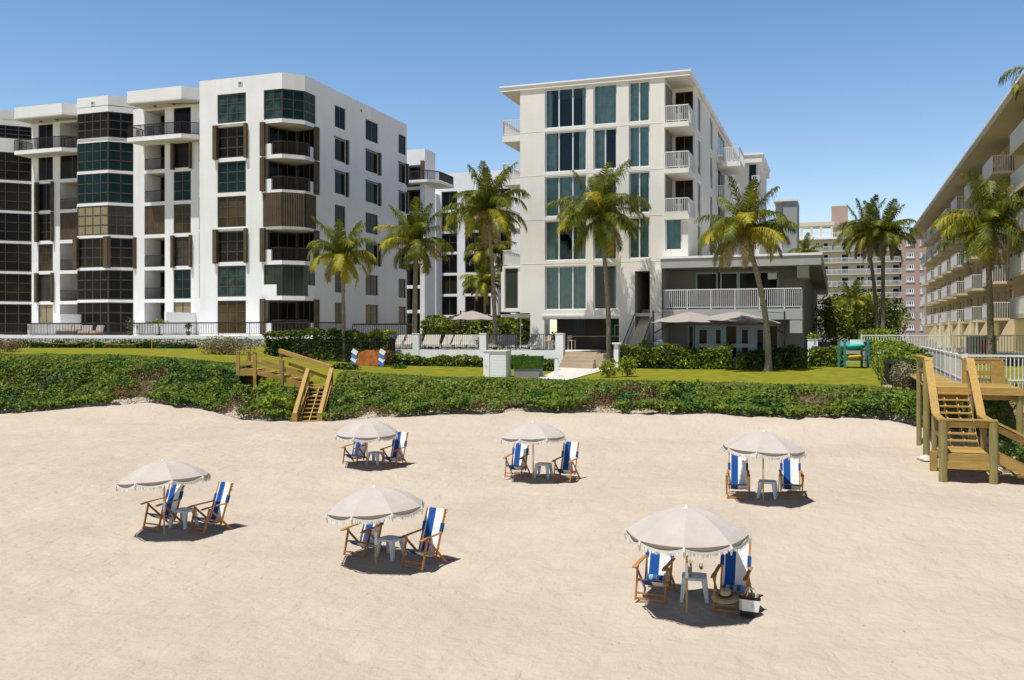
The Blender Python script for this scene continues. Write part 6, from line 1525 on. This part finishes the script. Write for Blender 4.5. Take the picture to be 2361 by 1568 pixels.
    for i,(u,Y) in enumerate(xs):
        u2=(355,569)[i]; x=X(u2*.2604/.2604 if 0 else (217,350)[i],Y); t=thing('rope_stake',('yellow stake holding a rope on the left lawn, nearer the photo edge','yellow stake holding a rope on the left lawn, nearer the dry bush')[i],'stake',(x,Y,H(x,Y)))
        m=MB('rope_yellow'); m.tube([(0,0,0),(0,0,.75)],.025,6); m.build('post',t); m=MB('rope_yellow'); m.lathe((0,0,.74),[(.001,.04),(.03,.02),(.03,0)],8); m.build('cap',t)
    m=MB('rope_yellow'); pts=[]; xa_,ya_=X(60,66),66; xb_,yb_=X(217,63),63; xc_,yc_=X(350,63.5),63.5
    for (p,q) in (((xa_,ya_),(xb_,yb_)),((xb_,yb_),(xc_,yc_))):
        for k in range(11): f=k/10; xx,yy=lerp(p[0],q[0],f),lerp(p[1],q[1],f); pts.append((xx,yy,H(xx,yy)+.72-.35*math.sin(math.pi*f)))
    m.tube(pts,.008,5); tag(m.build('rope'),'thin yellow rope sagging between the stakes on the left lawn','rope')
    # white pillar with plant near the pavilion
    for (u,Y,va,vb,lb,pl) in ((1874,57,782,0,'white square planter pillar by the dark pavilion wall',1),):
        x=X(u,Y); z0=H(x,Y)-.05; t=thing('planter_pillar',lb,'planter',(x,Y,z0),-TH); h=Z(va,Y)-z0; m=MB('white_paint'); m.box(-.3,.3,-.3,.3,0,h-.03); m.box(-.33,.33,-.33,.33,h-.029,h); m.build('pillar',t)
        m=MB('leaf_bright'); rng=np.random.default_rng(3); P,_=ellipsoid_pts(260,rng,(0,0,h+.12),(.42,.4,.25),.2); scatter(m,P,.08,rng,[('leaf_bright',.6),('leaf_olive',.4)],.3); m.build('foliage',t)
    # kayak rack
    Y=53; x=X(1974,Y); z0=H(x,Y)-.02; t=thing('kayak_rack','tall teal painted rack with upright ends on the right lawn','rack',(x,Y,z0)); h=Z(781,Y)-z0
    for a in (-.70,.62): m=MB('teal_paint'); m.box(a,a+.11,-.06,.06,0,h); m.build('upright',t); m=MB('teal_paint'); m.box(a,a+.11,.9,1.02,0,h*.9); m.build('upright',t)
    for zz in (h*.26,h*.60): m=MB('teal_paint'); m.box(-.7,.72,-.03,.03,zz,zz+.07); m.build('shelf_beam',t); m=MB('teal_paint'); m.box(-.7,.72,.93,.99,zz,zz+.07); m.build('shelf_beam',t)
    m=MB('white_paint'); m.box(-.34,.42,.02,.06,h*.70,h*.97); m.build('notice_board',t)
    def kayak(name,lb,z,mt,ln=1.2,wd=.5):
        k=thing('kayak',lb,'kayak',(x,Y+.45,z0+z),group='kayaks on the teal rack'); m=MB(mt); K=14; V=[];Fc=[]
        for i in range(K+1):
            f=i/K*2-1; w=wd*(1-abs(f)**2.2)+.01; hh=.16*(1-abs(f)**3)+.01
            for j in range(10): a=2*math.pi*j/10; V.append((math.cos(a)*w,f*ln,math.sin(a)*hh+.10*f*f))
        for i in range(K):
            for j in range(10): Fc.append((i*10+j,i*10+(j+1)%10,(i+1)*10+(j+1)%10,(i+1)*10+j))
        m.add(V,Fc); m.build('hull',k,smooth=True); m=MB('black_metal'); m.lathe((0,0,.13),[(.001,.02),(.2,.02),(.24,.05),(.26,.02)],14); m.build('cockpit',k)
    kayak('k','turquoise kayak on the top shelf of the teal rack',h*.60+.22,'kayak_teal',1.3,.60); kayak('k','yellow kayak on the lower shelf of the teal rack',h*.26+.20,'kayak_yellow',1.2,.52)
    t=thing('waste_bin','dark grey bin standing behind the teal rack','bin',(X(2008,54.5),54.5,H(X(2008,54.5),54.5))); m=MB('grey_panel'); m.box(-.28,.28,-.28,.28,0,1.35,'grey_panel'); m.build('body',t); m=MB('black_metal'); m.box(-.31,.31,-.31,.31,1.352,1.45); m.build('lid',t)
    # white fences on the right
    Fr=Frame(12.53,27.0); zf=3.0
    def wf(label,a0,b0,a1,b1,h,step=.115,lift=0,gap=.045):
        p=Fr.world(a0,b0); q=Fr.world(a1,b1); L=math.hypot(q[0]-p[0],q[1]-p[1]); an=math.atan2(q[1]-p[1],q[0]-p[0]); z0=zf+lift
        t=thing('picket_fence',label,'fence',(*p,z0),an,group='white picket fences on the right'); m=MB('rail_white'); n=int(L/step)
        for i in range(n+1): xx=L*i/n; m.box(xx-gap/2,xx+gap/2,-.018,.018,-.25,h-.08)
        m.build('pickets',t); m=MB('rail_white'); m.box(0,L,-.035,.035,h-.075,h); m.box(0,L,-.03,.03,.08,.14); m.build('rails',t)
        k=0
        while k*2.4<=L+.01: m=MB('rail_white'); xx=k*2.4; m.box(xx-.05,xx+.05,-.05,.05,-.5,h+.04); m.build('post',t); k+=1
    wf('white picket fence running inland along the boardwalk',1.40,8.1,1.9,33,1.0,.10,0,.075)
    wf('white picket fence heading right from the boardwalk corner',1.5,8.05,12.5,8.05,1.02,.13,0,.035)
    wf('white picket fence closing the lawn in front of the cream apartment house',-1.5,33.2,14,33.2,1.25,.16,.45,.05)
    # pool side cream parasols (closed) in front of the cream house
    for i,(u,Y) in enumerate(((2168,62),(2188,61.5),(2212,61),(2237,64),(2252,64.5))):
        x=X(u,Y); z0=3.3; lb='closed cream parasol behind the white fence, %s of five from the left'%('first','second','third','fourth','fifth')[i]
        t=thing('closed_parasol',lb,'parasol',(x,Y,z0),group='closed cream parasols behind the white fence'); m=MB('cream_cloth'); m.lathe((0,0,0),[(.02,.35),(.20,.55),(.17,.9),(.11,1.6),(.03,2.35),(.005,2.4)],9); m.build('canopy',t); m=MB('rail_white'); m.tube([(0,0,0),(0,0,2.5)],.03,6); m.build('pole',t)
    # parked car beyond the twin palms
    Y=92; x=X(2108,Y)-2; t=thing('parked_car','white parked car half hidden behind the long bright hedge','car',(X(2035,Y),Y,3.9),R(-12))
    m=MB('car_white'); prof=[(-2.2,.35),(-2.25,.75),(-1.5,.92),(-.9,1.40),(.7,1.45),(1.5,.98),(2.2,.88),(2.28,.4)]
    V=[(a,-.85,b) for a,b in prof]+[(a,.85,b) for a,b in prof]; n=len(prof); m.add(V,[tuple(range(n-1,-1,-1)),tuple(range(n,2*n))]+[(i,(i+1)%n,n+(i+1)%n,n+i) for i in range(n)]); m.build('body',t)
    m=MB('glass_dark'); m.add([(-.95,-.86,1.0),(1.2,-.86,1.0),(.62,-.86,1.38),(-.82,-.86,1.34),(-.95,-.87,1.0),(1.2,-.87,1.0),(.62,-.87,1.38),(-.82,-.87,1.34)],[(4,5,6,7),(3,2,1,0)]); m.build('side_window',t)
    for a in (-1.4,1.4):
        for b in (-.8,.8): m=MB('tyre'); m.tube([(a,b-.1,.33),(a,b+.1,.33)],.33,14); m.build('wheel',t)
    # furniture and bins behind the white fence
    for i,(u,Y,mt,lb,h) in enumerate(((2283-20,58,'kayak_teal','green and blue covered pool cart behind the white fence',1.5),(2270+2,57,'red_cloth','narrow red pool float stand behind the white fence',1.2))):
        x=X(u,Y); t=thing('pool_cart',lb,'cart',(x,Y,3.2)); 
        m=MB('turf_top' if i==0 else 'red_cloth'); w=.8 if i==0 else .12; m.box(-w,w,-.3,.3,.1,h-.1,'tower_grey' if i==0 else 'red_cloth'); m.build('body',t); m=MB(mt); m.box(-w-.03,w+.03,-.33,.33,h-.098,h); m.build('cover',t)
        for a in (-w+.05,w-.1): m=MB('tyre'); m.tube([(a,-.32,.1),(a,-.26,.1)],.1,10); m.build('wheel',t)
    # patio chair behind the deck railing
    x,y=Fr.world(2.0,10.5); t=thing('iron_chair','black iron chair on the grass behind the right-hand deck railing','chair',(x,y,2.6)); m=MB('black_metal')
    for a in (-.22,.22):
        for b in (-.2,.2): m.tube([(a,b,0),(a*.9,b*.9,.45)],.014,5)
    m.build('legs',t); m=MB('black_metal'); m.box(-.24,.24,-.22,.22,.45,.47); m.build('seat',t); m=MB('black_metal')
    for k in range(7): a=-.24+k*.08; m.tube([(a,.22,.47),(a*.9,.30,.9)],.009,4)
    m.tube([(-.24,.30,.9),(0,.31,.97),(.24,.30,.9)],.014,5); m.build('backrest',t)
# ---------------------------------------------------------------- light, sky, camera
def build_env():
    el=R(71); hx,hy=-.76,-.65; hl=math.hypot(hx,hy); hx/=hl;hy/=hl
    d=Vector((hx*math.cos(el),hy*math.cos(el),math.sin(el)))
    L=bpy.data.lights.new('sun','SUN'); L.energy=4.6; L.angle=R(.5); L.color=(1,.97,.91)
    o=bpy.data.objects.new('sun',L); COL.objects.link(o); o.rotation_euler=d.to_track_quat('Z','Y').to_euler(); o.location=(0,0,60)
    w=bpy.data.worlds.new('World'); sc.world=w; w.use_nodes=True; nt=w.node_tree; N=nt.nodes; bg=N['Background']
    s=N.new('ShaderNodeTexSky'); s.sky_type='NISHITA'; s.sun_disc=False; s.sun_elevation=el; s.sun_rotation=math.atan2(hx,hy)
    s.air_density=1.0; s.dust_density=.15; s.ozone_density=3.0; s.altitude=0
    h=N.new('ShaderNodeHueSaturation'); h.inputs['Saturation'].default_value=1.12; h.inputs['Hue'].default_value=.498
    nt.links.new(s.outputs[0],h.inputs['Color'])
    # elevation gain: low sky brightened, overhead dimmed to keep fill light weak
    tc=N.new('ShaderNodeTexCoord'); sp=N.new('ShaderNodeSeparateXYZ'); nt.links.new(tc.outputs['Generated'],sp.inputs[0])
    r=N.new('ShaderNodeValToRGB'); e=r.color_ramp.elements; e[0].position=0; e[0].color=(1.42,1.12,.98,1); e[1].position=.75; e[1].color=(.13,.13,.13,1); q=e.new(.16); q.color=(1.16,1.03,.98,1); q=e.new(.36); q.color=(.90,.92,.94,1); q=e.new(.5); q.color=(.26,.26,.26,1)
    mx=N.new('ShaderNodeMix'); mx.data_type='RGBA'; mx.blend_type='MULTIPLY'; mx.inputs[0].default_value=1
    nt.links.new(sp.outputs[2],r.inputs[0]); nt.links.new(h.outputs[0],mx.inputs[6]); nt.links.new(r.outputs[0],mx.inputs[7])
    nt.links.new(mx.outputs[2],bg.inputs[0]); bg.inputs[1].default_value=.132
    c=bpy.data.cameras.new('camera'); c.sensor_width=36; c.lens=36*FP/2361.0; c.clip_end=6000; c.clip_start=.1
    c.shift_y=(HV-784)/2361.0*-1*-1
    o=bpy.data.objects.new('camera',c); COL.objects.link(o); o.location=(0,0,CZ); o.rotation_euler=(R(90),0,0); sc.camera=o
    sc.view_settings.view_transform='Standard'; sc.view_settings.look='None'; sc.view_settings.exposure=.26; sc.view_settings.gamma=1
    sc.render.engine='CYCLES'; sc.render.resolution_x=1024; sc.render.resolution_y=680
    sc.cycles.max_bounces=6; sc.cycles.transparent_max_bounces=12; sc.cycles.diffuse_bounces=3
def main():
    make_mats()
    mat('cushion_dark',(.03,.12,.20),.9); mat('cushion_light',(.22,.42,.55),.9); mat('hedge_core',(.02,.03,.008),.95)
    build_env(); build_ground(); build_bluff(); build_debris(); build_beach(); build_condo(); build_back_wing(); build_hotel(); build_right(); build_far(); build_palms(); build_plants(); build_stairs(); build_misc()
main()
